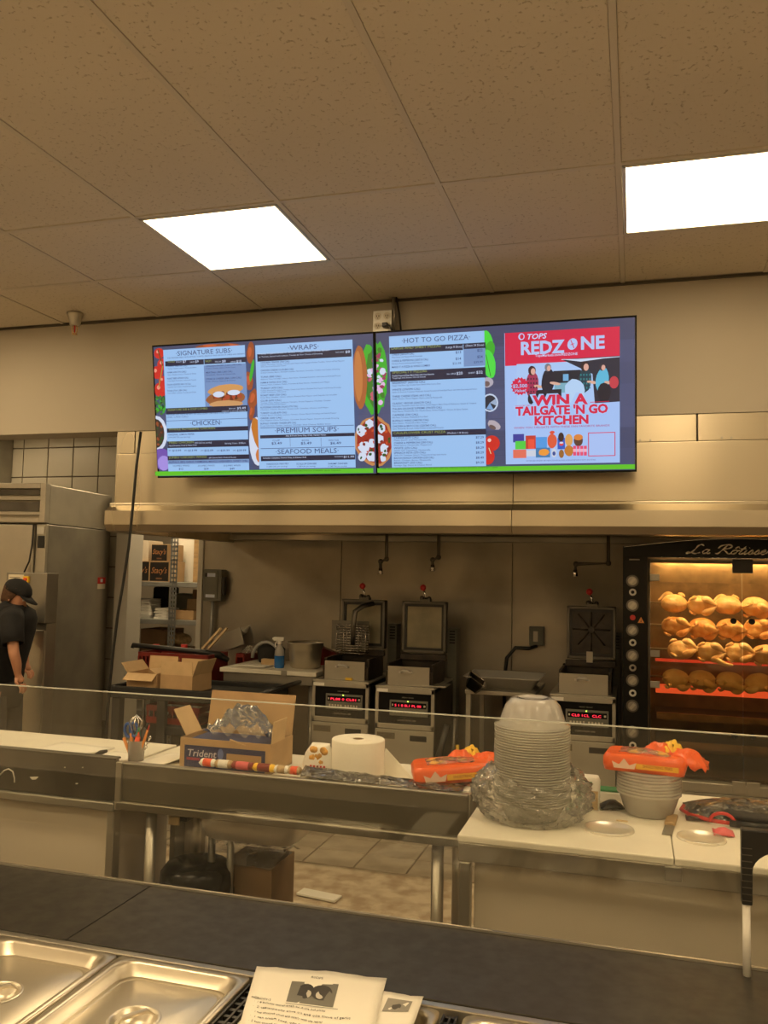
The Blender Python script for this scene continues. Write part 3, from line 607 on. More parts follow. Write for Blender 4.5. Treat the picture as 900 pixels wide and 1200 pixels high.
blob(p, f2, 663, 455, 12, 20, srgb(215, 160, 90)); blob(p, f2, 692, 456, 14, 20, srgb(90, 60, 50)); blob(p, f2, 692, 446, 14, 10, srgb(215, 130, 60)); blob(p, f2, 663, 490, 14, 18, srgb(190, 120, 50), 12, .2); blob(p, f2, 640, 500, 8, 14, srgb(150, 100, 50)); blob(p, f2, 617, 497, 8, 15, srgb(200, 205, 220)); blob(p, f2, 617, 499, 5, 7, srgb(60, 80, 150))
for k in range(4): rr(p, f2, 676+k*11, 474, 685+k*11, 506, srgb(225, 70, 110)); rr(p, f2, 676+k*11, 484, 685+k*11, 494, srgb(240, 170, 190))
blob(p, f2, 585, 495, 16, 12, srgb(230, 150, 60), 10, .3)
# square frame of the advert stays plain inside
rr(p, f2, 722, 430, 804, 508, ADR); rr(p, f2, 724.5, 432.5, 801.5, 505.5, srgb(165, 190, 240))
tx(p, f2, 'NO PURCHASE NECESSARY. SEE WEBSITE FOR OFFICIAL RULES, ALTERNATE METHOD OF ENTRY AND DETAILS.', 530, 525, 745, 4, srgb(90, 70, 130))
rr(p, f2, 34, 541, 862, 556, GREENB); tx(p, f2, '2,000 calories a day is used for general nutrition advice, but calorie needs vary. Additional nutrition information available upon request.', 50, 551, 440, 4.5, DGR)
inb(p); p.build('display_picture', 'screen_print', s2)

# ================================================================ EXHAUST HOOD
hx0 = -3.13; hx1 = 3.2
h = thing('exhaust_hood', 'long stainless kitchen exhaust hood above the fryers and rotisserie', 'hood', (0, YW, 1.87))
hs = ax(601, 600, YW)
for a, b in ((hx0, hs), (hs, hx1)): boxo('front_panel', 'steel_hood', (a+.001, b-.001, YW+.0, YW+.03, 2.05, 2.36), h, .003)
for a, b in ((hx0, hx0+.13), (hx0+.13, -1.6), (-1.6, -.55), (-.55, ax(817, 500, YW)), (ax(817, 500, YW), hx1)): boxo('top_panel', 'steel_hood', (a+.003, b-.003, YW+.004, YW+.03, 2.362, 2.503), h, .003)
for a, b in ((hx0-.03, hs), (hs, hx1)):
    MB().prism([(0, 2.05), (0, 2.035), (-.05, 2.0), (-.05, 1.915), (-.02, 1.875), (.03, 1.87), (.03, 2.05)], a+.001, b-.001, Matrix(((0, 1, 0, 0), (1, 0, 0, YW), (0, 0, 1, 0), (0, 0, 0, 1)))).build('drip_lip', 'steel_hood', h, bevel=.002)
boxo('side_panel', 'steel_dull', (hx0-.02, hx0+.01, YW+.03, YB-.03, 1.90, 2.5), h, .003)
boxo('side_panel', 'steel_dull', (hx1-.03, hx1, YW+.03, YB-.03, 1.90, 2.5), h, .003)
boxo('side_lip', 'steel_hood', (hx0-.05, hx0+.03, YW+.04, YB-.03, 1.87, 1.93), h, .003)
boxo('roof', 'steel_dark', (hx0, hx1, YW+.03, YB-.02, 2.46, 2.5), h)
MB().prism([(YW+.35, 2.45), (YB-.15, 2.0), (YB-.02, 2.0), (YB-.02, 2.45)], hx0+.02, hx1-.04, Matrix(((0, 1, 0, 0), (1, 0, 0, 0), (0, 0, 1, 0), (0, 0, 0, 1)))).build('filter_bank', 'steel_dark', h)
boxo('rear_lip', 'steel_dull', (hx0, hx1, YB-.12, YB-.02, 1.89, 1.93), h, .002)
for x in (-2.55, .6):
    l = MB(); l.lathe([(.0, 1.99), (.05, 1.99), (.06, 2.05), (.05, 2.1)], (x, YB-.4, 0), 16); l.build('hood_lamp', 'hood_lamp', h)
for px in (527, 533): pass
for px_, py_ in ((750, 516), (762, 516), (846, 513), (857, 513)):
    q = at(px_, py_, YW); MB().cyl((q.x, YW-.002, q.z), (q.x, YW+.006, q.z), .006, 8).build('rivet', 'steel_dull', h)

# power lead down the hood's left side
pts = [at(px, py, 4.53) for px, py in ((165, 506), (160, 545), (156, 590), (151, 640), (144, 685), (138, 720), (133, 760), (129, 800), (124, 860))]
tag(MB().tube(pts, .0085, 6).build('power_cord', 'black', None), 'long black power cord hanging in front of the hood\'s left end', 'cord')
# sprinkler head
q = at(88.5, 366, 4.45); t = thing('sprinkler_head', 'brass sprinkler head hanging from the ceiling at left', 'sprinkler', (q.x, 4.45, ZC))
MB().lathe([(.002, 0), (.052, 0), (.050, -.01), (.038, -.04), (.031, -.075), (.012, -.077), (.001, -.077)], (0, 0, 0), 20).build('escutcheon', 'steel', t, world=False)
mb = MB()
for s_ in (-1, 1): mb.tube([(s_*.010, 0, -.075), (s_*.018, 0, -.095), (s_*.016, 0, -.118), (0, 0, -.130)], .0035, 6)
mb.build('frame', 'gold', t, world=False); MB().cyl((0, 0, -.075), (0, 0, -.12), .004, 8).build('bulb', 'red', t, world=False)
MB().cyl((0, 0, -.128), (0, 0, -.133), .016, 12).build('deflector', 'gold', t, world=False)
# ceiling outlet above the screens
q0 = at(437, 364, 4.57); q1 = at(459, 388, 4.57)
t = thing('outlet_box', 'metal box with four round sockets above the joint of the screens', 'socket', ((q0.x+q1.x)/2, 4.57, q1.z))
W, H_ = (q1.x-q0.x), q0.z-q1.z
MB().box(-W/2, W/2, .004, .066, 0, H_).build('back_box', 'steel_dull', t, world=False, bevel=.004)
MB().box(-W/2+.002, W/2-.002, 0, .006, .002, H_-.002).build('cover_plate', 'steel_white', t, world=False, bevel=.002)
for sx in (-1, 1):
    for k in (0, 1):
        mb = MB(); cx = sx*.027; cz = H_/2+(k-.5)*.055; mb.cyl((cx, -.001, cz), (cx, .004, cz), .021, 16); so = mb.build('socket', 'socket', t, world=False)
        mb = MB(); mb.box(cx-.008, cx-.005, -.003, 0, cz-.004, cz+.006); mb.box(cx+.005, cx+.008, -.003, 0, cz-.004, cz+.006); mb.box(cx-.002, cx+.002, -.003, 0, cz-.013, cz-.009)
        o = mb.build('slot', 'black', so, world=False)
tag(t, None)
t2 = thing('plug', 'dark cord plug pushed into the lower right socket', 'plug', (t.location.x+.027, 4.55, t.location.z+.03))
MB().box(-.018, .014, -.02, .017, -.012, .012).build('plug_body', 'black', t2, world=False, bevel=.004)
MB().tube([(0, -.015, 0), (.03, -.02, -.01), (.045, -.01, -.05), (.04, .03, -.12), (.03, .04, -.2)], .005, 6).build('cord', 'black', t2, world=False)
tag(MB().tube([at(461, 388, 4.6), at(462, 365, 4.6), (at(461, 358, 4.6).x, 4.6, ZC+.01)], .011, 8).build('conduit', 'steel_dull', None), 'grey conduit rising beside the socket box to the ceiling', 'pipe')
tag(MB().tube([at(470, 388, 4.6), at(468, 368, 4.6), (at(464, 358, 4.6).x, 4.6, ZC+.01)], .006, 6).build('cable', 'black', None), 'thin black cable dropping from the ceiling behind the right screen', 'cable')

# ================================================================ REFRIGERATOR
fr = thing('refrigerator', 'tall stainless reach-in refrigerator with louvred top beside the tiled wall', 'refrigerator', (-4.136, 5.3, 0), .115)
def fb(name, m, b, bev=.003, **k): return MB().box(*b).build(name, m, fr, world=False, bevel=bev, **k)
fb('cabinet', 'steel_dull', (-1.5, 0, .03, .97, .1, 1.955), .006)
fb('top_side_panel', 'steel', (-1.5, 0, .03, .97, 1.96, 2.25), .004)
fb('stile', 'steel', (-.08, 0, 0, .03, .1, 1.955)); fb('stile', 'steel', (-1.5, -1.42, 0, .03, .1, 1.955))
mb = MB()
for z0, z1, y0 in ((2.215, 2.255, -.03), (2.13, 2.16, -.02), (2.02, 2.045, -.02), (1.965, 2.0, -.03)): mb.box(-1.5, -.045, y0, .03, z0, z1)
mb.box(-.045, 0, -.03, .03, 1.965, 2.255); mb.build('grille_frame', 'steel', fr, world=False, bevel=.003)
for z0, z1 in ((2.17, 2.21), (2.05, 2.12)): fb('louvre', 'steel_dark', (-1.5, -.05, .0, .03, z0, z1), 0)
fb('door', 'steel', (-.745, -.085, -.02, .028, .12, 1.95), .006); fb('door', 'steel', (-1.415, -.75, -.02, .028, .12, 1.95), .006)
fb('hinge_cover', 'steel_white', (-.07, -.01, -.012, 0, 1.88, 1.94)); fb('hinge_cover', 'black', (-.06, -.01, -.01, 0, 1.78, 1.87))
MB().tube([(-.085, -.03, 1.95), (-.09, -.03, 1.8), (-.1, -.04, 1.68), (-.13, -.05, 1.6)], .006, 6).build('cord', 'black', fr, world=False)
for x in (-.1, -1.4): MB().cyl((x, .1, 0), (x, .1, .1), .025, 10).build('leg', 'steel_dark', fr, world=False); MB().cyl((x, .85, 0), (x, .85, .1), .025, 10).build('leg', 'steel_dark', fr, world=False)
q = at(120, 675, 5.95)
pp = Pic(); pp.rect(0, 0, .13, .095, srgb(225, 215, 195)); pp.rect(0, .042, .13, .095, RED); pp.rect(.045, .055, .085, .083, WHT)
st = pp.build('sticker', 'flat_print', fr, label='red and white warning sticker'); st.rotation_euler = (0, 0, PI/2); st.location = (.004, .78, 1.47)
# control cabinet in front of it
q = at(28, 696, 5.0); t = thing('control_cabinet', 'dark steel machine with paper notice and switch in front of the refrigerator', 'machine', (q.x-.05, 5.08, 0))
MB().box(-.17, .17, 0, .13, 1.25, 1.6).build('control_head', 'steel_dull', t, world=False, bevel=.004)
MB().box(-.17, .17, .02, .13, .0, 1.247).build('cabinet', 'steel', t, world=False, bevel=.004)
MB().box(-.16, -.01, .012, .02, .15, 1.2).build('door', 'steel_dull', t, world=False, bevel=.003); MB().box(.0, .16, .012, .02, .15, 1.2).build('door', 'steel', t, world=False, bevel=.003)
pp = Pic(); pp.rect(-.15, 1.48, -.02, 1.585, srgb(225, 215, 190))
for k in range(5): pp.line(-.14, 1.565-k*.018, -.05-.01*(k % 2), 1.565-k*.018, .004, srgb(120, 110, 90))
o = pp.build('notice', 'flat_print', t); o.location.y = -.002
MB().box(-.015, .03, -.02, 0, 1.53, 1.575).build('switch', 'yellow_pack', t, world=False, bevel=.003); MB().cyl((.01, -.03, 1.552), (.01, -.02, 1.552), .013, 10).build('button', 'orange_red', t, world=False)

# ================================================================ PERSON
q = at(20, 860, 4.75)
pe = thing('person', 'person in black cap and black shirt looking down beside the refrigerator', 'person', (at(12, 760, 4.75).x, 4.75, 0))
PSH = -.085
def P_(px, py, dy=0): v = at(px, py, 4.75+dy); return (v.x-pe.location.x+PSH, dy, v.z)
def skin_body(name, m, chains, parent, sub=2):
    vs = []; es = []; rs = []
    for ch in chains:
        start = ch[0]; prev = None; pts_ = ch[1:]
        if start is not None: prev = start
        for (pt, r) in pts_:
            vs.append(pt); rs.append(r)
            if prev is not None: es.append((prev, len(vs)-1))
            prev = len(vs)-1
    me = bpy.data.meshes.new(name); me.from_pydata(vs, es, []); me.materials.append(MATS[m])
    o = bpy.data.objects.new(name, me); sc.collection.objects.link(o); o.parent = parent
    o.modifiers.new('k', 'SKIN').use_smooth_shade = True
    for i, d in enumerate(me.skin_vertices[0].data):
        d.radius = rs[i] if isinstance(rs[i], tuple) else (rs[i], rs[i]); d.use_root = (i == 0)
    md = o.modifiers.new('s', 'SUBSURF'); md.levels = md.render_levels = sub
    return o
# landmarks (local): x right, y away, z up
hd = Vector(P_(24, 699, 0)); nk = Vector(P_(13, 716, 0)); shR = Vector(P_(26, 722, -.08)); shL = Vector((shR.x-.16, .20, shR.z+.01))
mid = (shR+shL)/2; pel = Vector((mid.x-.09, .03, .84)); chest = Vector((mid.x-.02, .04, 1.22))
elR = Vector(P_(29, 765, -.13)); wrR = Vector(P_(34, 792, -.06)); elL = Vector((shL.x-.01, .26, 1.12)); wrL = Vector((shL.x+.05, .22, .98))
hipR = pel+Vector((.03, -.09, -.03)); hipL = pel+Vector((.0, .10, -.03))
chains = [[None, (pel, .08), (pel+Vector((.02, 0, .16)), .075), (chest, .085), (mid+Vector((-.01, 0, -.04)), .06), (nk+Vector((.0, .06, .0)), .05), (hd+Vector((-.02, .06, -.03)), .06), (hd+Vector((.0, .06, .03)), .07)],
          [3, (shR, .042), ((shR+elR)/2, .040), (elR, .036), ((elR+wrR)/2+Vector((.008, 0, 0)), .034), (wrR, .022), (wrR+Vector((.02, .02, -.05)), .026)],
          [3, (shL, .042), ((shL+elL)/2, .040), (elL, .036), (wrL, .022), (wrL+Vector((.04, -.02, -.04)), .026)],
          [0, (hipR, .085), (Vector((hipR.x+.03, hipR.y, .45)), .055), (Vector((hipR.x, hipR.y, .10)), .038), (Vector((hipR.x+.10, hipR.y-.02, .035)), .03)],
          [0, (hipL, .085), (Vector((hipL.x+.05, hipL.y, .45)), .055), (Vector((hipL.x+.03, hipL.y, .10)), .038), (Vector((hipL.x+.13, hipL.y, .035)), .03)]]
skin_body('body', 'skin', chains, pe)
def fingers(wr, d, name):
    b = wr+d*.06
    side = Vector((0, 1, 0))
    for k in range(4):
        L_ = (.058, .066, .062, .05)[k]; s0 = b+side*(k-1.5)*.017
        MB().tube([s0, s0+d*L_*.5+Vector((.004, 0, 0)), s0+d*L_*.85+Vector((-.006, 0, -.004)), s0+d*L_+Vector((-.014, 0, 0))], [.0085, .008, .0072, .005], 8).build('finger', 'skin', pe, world=False)
    s0 = wr+d*.015-side*.022; MB().tube([s0, s0+d*.03-side*.018, s0+d*.055-side*.014+Vector((.01, 0, 0))], [.011, .010, .007], 8).build('thumb', 'skin', pe, world=False)
fingers(wrR, Vector((.3, .2, -.9)).normalized(), 'r'); fingers(wrL, Vector((.6, -.2, -.7)).normalized(), 'l')
# head: skull, face, ear
HM = Matrix.Rotation(.25, 3, 'Z') @ Matrix.Rotation(.45, 3, 'Y') @ Matrix.Scale(.88, 3)      # faces +x, tipped down
hc = hd+Vector((0, .06, 0))
def hp(x, y, z): return hc+HM @ Vector((x, y, z))
mb = MB(); rings = []
for (z, rx, ry, ox) in ((-.118, .022, .022, .055), (-.112, .038, .034, .048), (-.09, .056, .046, .034), (-.06, .070, .056, .018), (-.03, .080, .066, .008), (0, .088, .073, .0), (.03, .094, .077, -.004), (.06, .090, .074, -.008), (.09, .070, .058, -.008), (.108, .035, .03, -.008), (.112, .004, .004, -.008)):
    rings.append([hp(ox+math.cos(2*PI*k/20)*rx, math.sin(2*PI*k/20)*ry, z) for k in range(20)])
mb.loft(rings); mb.add([hp(.082, -.010, .0), hp(.082, .010, .0), hp(.112, 0, -.034), hp(.080, -.016, -.042), hp(.080, .016, -.042)], [(0, 2, 1), (0, 3, 2), (1, 2, 4), (2, 3, 4)], True)
mb.build('head', 'skin', pe, world=False)
for s_ in (-1, 1):
    mb = MB(); rg = []
    M3 = HM.to_4x4(); mb.ball(hp(-.005, s_*.072, -.012), (.016, .008, .030), 10, 7, HM); mb.build('ear', 'skin', pe, world=False)
    MB().ball(hp(.080, s_*.030, .004), (.006, .011, .008), 8, 6, HM).build('eye', 'paper', pe, world=False)
MB().ball(hp(.075, 0, -.066), (.010, .022, .006), 8, 6, HM).build('mouth', 'pink_print', pe, world=False)
mb = MB(); rings = []
for (z, rx, ry, ox, a0, a1) in ((-.075, .060, .050, -.022, .50, 1.50), (-.04, .082, .068, -.012, .42, 1.58), (0, .096, .080, -.006, .40, 1.6), (.04, .102, .084, -.006, .36, 1.64), (.07, .098, .080, -.006, .36, 1.64)):
    rings.append([hp(ox+math.cos(PI*(a0+(a1-a0)*k/14))*rx, math.sin(PI*(a0+(a1-a0)*k/14))*ry, z) for k in range(15)])
vs = [v for r_ in rings for v in r_]; mb.add(vs, [(i*15+k, i*15+k+1, (i+1)*15+k+1, (i+1)*15+k) for i in range(4) for k in range(14)], True); mb.build('hair', 'hair', pe, world=False, solid=.012)
mb = MB(); rings = []
for (z, rx, ry, ox) in ((.030, .106, .090, -.004), (.06, .106, .089, -.006), (.09, .092, .078, -.008), (.115, .062, .052, -.008), (.128, .025, .022, -.008), (.13, .003, .003, -.008)):
    rings.append([hp(ox+math.cos(2*PI*k/20)*rx, math.sin(2*PI*k/20)*ry, z) for k in range(20)])
mb.loft(rings, False); cp = mb.build('cap', 'cloth_black', pe, world=False, solid=.004)
mb = MB(); vis = []
for k in range(9):
    a = -1.05+2.1*k/8; vis.append((hp(math.cos(a)*.104, math.sin(a)*.088, .034), hp(.06+math.cos(a)*.115, math.sin(a)*.080, .012)))
mb.add([v for pr in vis for v in pr], [(2*k, 2*k+1, 2*k+3, 2*k+2) for k in range(8)], True); mb.build('peak', 'cloth_black', cp, world=False, solid=.005)
MB().ball(hp(-.105, -.02, .05), (.004, .012, .008), 8, 6, HM).build('cap_badge', 'paper', cp, world=False)
# shirt and trousers
def ring(c, rx, ry, n=22, lean=0): return [Vector((c[0]+math.cos(2*PI*k/n)*rx, c[1]+math.sin(2*PI*k/n)*ry, c[2]+lean*math.cos(2*PI*k/n))) for k in range(n)]
mb = MB(); sh = []
for t_, rx, ry in ((0, .125, .185), (.12, .125, .175), (.3, .125, .170), (.5, .135, .185), (.68, .14, .200), (.84, .135, .205), (.93, .115, .175), (.985, .08, .105), (1.02, .062, .068)):
    rx *= .86; c = Vector((pel.x, pel.y+.01, pel.z-.03)).lerp(Vector((mid.x-.005, .055, mid.z+.065)), t_); sh.append(ring(c, rx, ry, lean=-.02*t_))
mb.loft(sh, False)
for s0, e0 in ((shR, elR), (shL, elL)):
    d = e0-s0; mb.tube([s0+Vector((-.02, (.03 if s0 is shR else -.03), .0)), s0+d*.15, s0+d*.5, s0+d*.78], [.075, .074, .068, .066], 14, cap=False)
mb.build('shirt', 'cloth_black', pe, world=False, solid=.005)
mb = MB(); mb.loft([ring(pel+Vector((0, .01, .06)), .12, .17), ring(pel+Vector((0, .01, -.04)), .13, .18), ring(pel+Vector((.0, .01, -.13)), .12, .17)])
for hh in (hipR, hipL): mb.tube([hh+Vector((0, 0, -.02)), (hh.x+.03, hh.y, .45), (hh.x+.01, hh.y, .10)], [.098, .078, .062], 14)
mb.build('trousers', 'trouser', pe, world=False)
for hh in (hipR, hipL): MB().ball((hh.x+.06, hh.y, .04), (.14, .05, .042), 14, 8).build('shoe', 'black', pe, world=False)

# ================================================================ STORE ROOM SHELVES
YS = 7.25
t = thing('shelving_unit', 'grey slotted steel shelving seen through the opening', 'shelving', (-4.6, YS, 0))
sxx0, sxx1 = -5.6, -3.55
sz = [az(190, 682, YS), az(190, 726, YS), .75, .3]
for k, z in enumerate(sz): boxo('shelf', 'galv', (sxx0, sxx1, YS, YS+.55, z-.045, z), t, .003)
def post(x, y):
    mb = MB()
    for dx in (-.042, -.012, .018, ): mb.box(x+dx, x+dx+.016, y, y+.003, 0, 2.4)
    z = 0
    while z < 2.4: mb.box(x-.042, x+.034, y, y+.003, z, z+.018); z += .042
    mb.box(x-.045, x-.042, y, y+.04, 0, 2.4); mb.build('post', 'galv', t)
for x in (ax(203.5, 690, YS), sxx0+.05, sxx1-.05): post(x, YS-.004)
for x in (sxx0+.05, sxx1-.05): post(x, YS+.551)
def pbox(x0, y0, x1, y1, Y): a = at(x0, y0, Y); b = at(x1, y1, Y); return a.x, b.x, b.z, a.z
def onshelf(x0, y0, x1, y1, Y, zs): a, b, c, d = pbox(x0, y0, x1, y1, Y); return a, b, zs+.001, zs+.001+(d-c)
DRK = srgb(30, 26, 24)
def chip_box(x0, y0, x1, y1, zs, label, word=True, zoff=0):
    a, b, c, d = onshelf(x0, y0, x1, y1, YS+.05, zs+zoff); q = thing('snack_carton', label, 'carton', ((a+b)/2, YS+.05, c))
    MB().box(-(b-a)/2, (b-a)/2, 0, .3, 0, d-c).build('carton_body', 'card', q, world=False, bevel=.002)
    pp = Pic(.0003); hw = (b-a)/2; hh = d-c; pp.rect(-hw+.006, .006, hw-.006, hh-.006, DRK)
    if word: pp.text("Stacy's", -hw*.85, hh*.42, hh*.42, srgb(190, 130, 80), width=hw*1.6, shear=.35)
    pp.rect(-hw*.3, hh*.12, hw*.3, hh*.2, srgb(120, 85, 60)); pp.build('printed_face', 'flat_print', q); return hh
h1 = chip_box(153, 647, 175, 671, sz[0], 'black printed snack carton at left on the upper shelf')
chip_box(176, 647, 198, 671, sz[0], 'black printed snack carton under the upper one')
chip_box(178, 626, 196.5, 646, sz[0], 'black printed snack carton on top of the two others', zoff=h1+.002)
a, b, c, d = onshelf(155, 622, 176.5, 646, YS+.1, sz[0]+h1+.002); tag(boxo('storage_carton', 'cream', (a, b-.01, YS+.08, YS+.34, c, d), None, .003), 'plain cream carton stacked left of the top black carton', 'carton')
q = thing('white_board', 'white panel standing behind the slotted post', 'board', (0, 0, 0)); a = at(197, 625, YS+.3); b = at(229, 672, YS+.3)
boxo('panel_face', 'foam', (a.x, b.x, YS+.4, YS+.43, sz[0]+.001, 2.25), q); boxo('panel_edge', 'galv', (b.x, b.x+.02, YS+.4, YS+.43, sz[0]+.001, 2.25), q)
tag(boxo('plank', 'wood', (ax(227, 650, YS+.2), ax(234, 650, YS+.2), YS+.2, YS+.24, sz[0]+.001, 2.05), None), 'upright orange wooden board at the right end of the upper shelf', 'board')
# second shelf
def foam_stack(px0, px1, n, label, Yq, w, hgt, zs, grp):
    x = (ax(px0, 710, Yq)+ax(px1, 710, Yq))/2; w = ax(px1, 710, Yq)-ax(px0, 710, Yq)
    base_ = None
    for k in range(n):
        if base_ is None:
            mb = MB(); L_ = [mb.rloop(w/2*.86, w/2*.80, .02, 0, 4), mb.rloop(w/2*.97, w/2*.93, .03, hgt*2.2, 4), mb.rloop(w/2, w/2*.97, .03, hgt*2.3, 4), mb.rloop(w/2*.85, w/2*.78, .02, hgt*.4, 4)]
            mb.loft(L_, True); o = mb.build('foam_tray', 'foam', None); base_ = o
        else: o = base_.copy(); sc.collection.objects.link(o)
        o.location = (x, Yq, zs+.002+k*hgt); tag(o, label % ordn(n-1-k), 'tray', grp)
foam_stack(158, 183, 7, 'white foam tray in the wide shelf stack, %s', YS+.18, .3, .022, sz[1], 'wide stack of foam trays')
foam_stack(151.5, 157.5, 12, 'white foam tray in the narrow stack at the opening edge, %s', YS+.12, .1, .022, sz[1], 'narrow stack of foam trays')
for k in range(4):
    q = at(193, 716, YS+.12); o = MB().prism([(-.09, 0), (.09, .0), (.085, .02), (.0, .026), (-.08, .018)], -.08, .08, Matrix.Rotation(.06*(k % 2), 4, 'Z')).build('folded_lid', 'foam', None); o.location = (q.x+.01*(k % 2), YS+.15, sz[1]+.002+k*.027)
    tag(o, 'flat white foam lid in the low pile beside the post, '+ordn(3-k), 'lid', 'pile of flat foam lids')
def carton(name, label, x0, x1, y0, y1, z0, z1, m='card', flaps=(), mi='card_in', fl=.5, th=.004):
    """open carton: four walls, a bottom and flaps ((side, angle), ...); angle 0 = straight up, 90 = flat outward"""
    q = thing(name, label, 'carton', ((x0+x1)/2, (y0+y1)/2, z0)); hx, hy, hz = (x1-x0)/2, (y1-y0)/2, z1-z0
    mb = MB()
    for b_ in ((-hx, hx, -hy, -hy+th, 0, hz), (-hx, hx, hy-th, hy, 0, hz), (-hx, -hx+th, -hy+th, hy-th, 0, hz), (hx-th, hx, -hy+th, hy-th, 0, hz), (-hx, hx, -hy, hy, 0, th)): mb.box(*b_)
    mb.build('walls', m, q, world=False)
    for side, ang, ln in flaps:
        a_ = math.radians(ang); mb = MB()
        if side in 'fb':
            s_ = -1 if side == 'f' else 1; M = Matrix.Translation((0, s_*(hy-th/2), hz)) @ Matrix.Rotation(-s_*a_, 4, 'X'); mb.box(-hx+.003, hx-.003, -th/2, th/2, 0, ln, M)
        else:
            s_ = -1 if side == 'l' else 1; M = Matrix.Translation((s_*(hx-th/2), 0, hz)) @ Matrix.Rotation(s_*a_, 4, 'Y'); mb.box(-th/2, th/2, -hy+.003, hy-.003, 0, ln, M)
        mb.build('flap', mi, q, world=False)
    return q
a, b, c, d = onshelf(203.5, 708, 226, 720, YS+.05, sz[1])
carton('small_carton', 'small open brown carton right of the slotted post', a, b, YS+.06, YS+.3, c, d, flaps=(('b', 5, .10), ('l', 100, .08)))
carton('large_carton', 'larger brown carton at the back of the middle shelf', a+.05, b+.12, YS+.32, YS+.5, c, c+.28, 'card_dark')
tag(boxo('storage_bin', 'black_matte', (-4.62, -4.42, YS+.32, YS+.5, sz[1]+.001, sz[1]+.30), None, .02), 'dark bin behind the foam trays on the middle shelf', 'bin')
tag(boxo('storage_bin', 'grey_paint', (-4.40, -4.1, YS+.32, YS+.5, sz[1]+.001, sz[1]+.24), None, .02), 'grey bin behind the flat foam lids', 'bin')
# lowest visible shelf
for k, (px, py) in enumerate(((153, 748), (160, 750), (152, 764), (159, 766))):
    q = at(px, py, YS+.12); mb = MB(); mb.lathe([(.001, 0), (.030, 0), (.042, .07), (.043, .078), (.030, .08), (.001, .08)], (0, 0, 0), 14); o = mb.build('foam_cup_stack', 'foam', None)
    o.location = (q.x, YS+.12, .751+(.081 if k < 2 else 0)); tag(o, ['upper left white foam cup stack by the opening', 'upper right white foam cup stack by the opening', 'lower left white foam cup stack by the opening', 'lower right white foam cup stack by the opening'][k], 'cups')
carton('brown_carton', 'dark brown carton standing on the shelf behind the cart handle', ax(165, 740, YS+.1), ax(194, 740, YS+.1), YS+.1, YS+.45, .751, 1.06, 'card_dark')
o = MB().ball((0, 0, .07), (.13, .12, .07), 16, 8).build('bread_bag', 'beige_pkt', None, subdiv=1); o.location = (ax(207, 748, YS+.2), YS+.25, .75+.14+.0)
tag(o, 'rumpled tan bag lying on the shelf left of the steel wall end', 'bag')
tag(boxo('storage_box', 'card_dark', (ax(196, 740, YS+.2), ax(225, 740, YS+.2), YS+.1, YS+.4, .751, .889), None), 'low brown box under the rumpled tan bag', 'carton')

# ================================================================ WALL SWITCH, OUTLET, DROP PIPES
q0 = at(238, 667, 6.2); q1 = at(258, 705, 6.2)
t = thing('safety_switch', 'grey electrical switch box with conduit on the steel wall', 'switch box', ((q0.x+q1.x)/2, 6.2, q1.z))
hw = (q1.x-q0.x)/2; hh = q0.z-q1.z
MB().box(-hw, hw, .01, .1, 0, hh).build('enclosure', 'grey_paint', t, world=False, bevel=.006); MB().box(-hw+.004, hw-.03, 0, .01, .02, hh-.01).build('cover', 'grey_paint', t, world=False, bevel=.003)
MB().box(hw, hw+.02, .02, .06, .05, hh-.06).build('lever', 'black', t, world=False, bevel=.004)
pp = Pic(); pp.rect(-hw+.02, hh-.06, hw-.05, hh-.03, WHT); pp.rect(-hw+.02, hh-.06, -hw+.04, hh-.03, DRK); pp.rect(-hw+.03, .03, hw-.05, .055, WHT); o = pp.build('label_plate', 'flat_print', t); o.location.y = -.001
MB().tube([(-.01, .05, 0), (-.015, .05, -.2), (-.03, .06, -.45)], .014, 8).build('conduit', 'galv', t, world=False)
q0 = at(620, 734, 6.24); q1 = at(637, 757, 6.24)
t = thing('wall_outlet', 'grey double socket with bent black conduit on the steel wall', 'socket', ((q0.x+q1.x)/2, 6.24, q1.z)); hw = (q1.x-q0.x)/2; hh = q0.z-q1.z
MB().box(-hw, hw, .005, .058, 0, hh).build('box', 'galv', t, world=False, bevel=.004); MB().box(-hw+.002, hw-.002, 0, .006, .002, hh-.002).build('cover_plate', 'grey_paint', t, world=False, bevel=.002)
MB().box(-.022, .012, -.004, .002, hh/2-.04, hh/2+.035).build('socket', 'socket', t, world=False, bevel=.004)
pts = [at(*z_) - t.location for z_ in ((629, 757, 6.25), (620, 760, 6.22), (604, 759, 6.2), (594, 771, 6.2), (591, 798, 6.2), (591, 830, 6.2))]
MB().tube(pts, .013, 8).build('conduit', 'black', t, world=False)
def drop(name, pts, label, Yv=5.6):
    P3 = [at(*p_, Yv) for p_ in pts]; P3[0].z = 2.215
    t = thing(name, label, 'pipe', P3[0]); loc = P3[0]
    MB().tube([p_-loc for p_ in P3], .0115, 8).build('pipe', 'steel_dark', t, world=False)
    for p_ in P3[1:-1]: MB().ball(p_-loc, .018, 10, 6).build('elbow', 'steel_dark', t, world=False)
    e = P3[-1]-loc; MB().cyl(e, e+Vector((0, 0, -.04)), .013, 10, .018).build('nozzle', 'chrome', t, world=False)
drop('suppression_pipe', ((453, 622), (453, 655), (446, 658), (446, 666)), 'short black nozzle pipe over the leftmost fryer')
drop('suppression_pipe', ((514, 622), (514, 653), (507, 656), (507, 662)), 'short black nozzle pipe over the middle fryer')
drop('suppression_pipe', ((713, 622), (713, 660), (675, 661), (674, 668)), 'long bent black nozzle pipe over the fryer by the rotisserie')

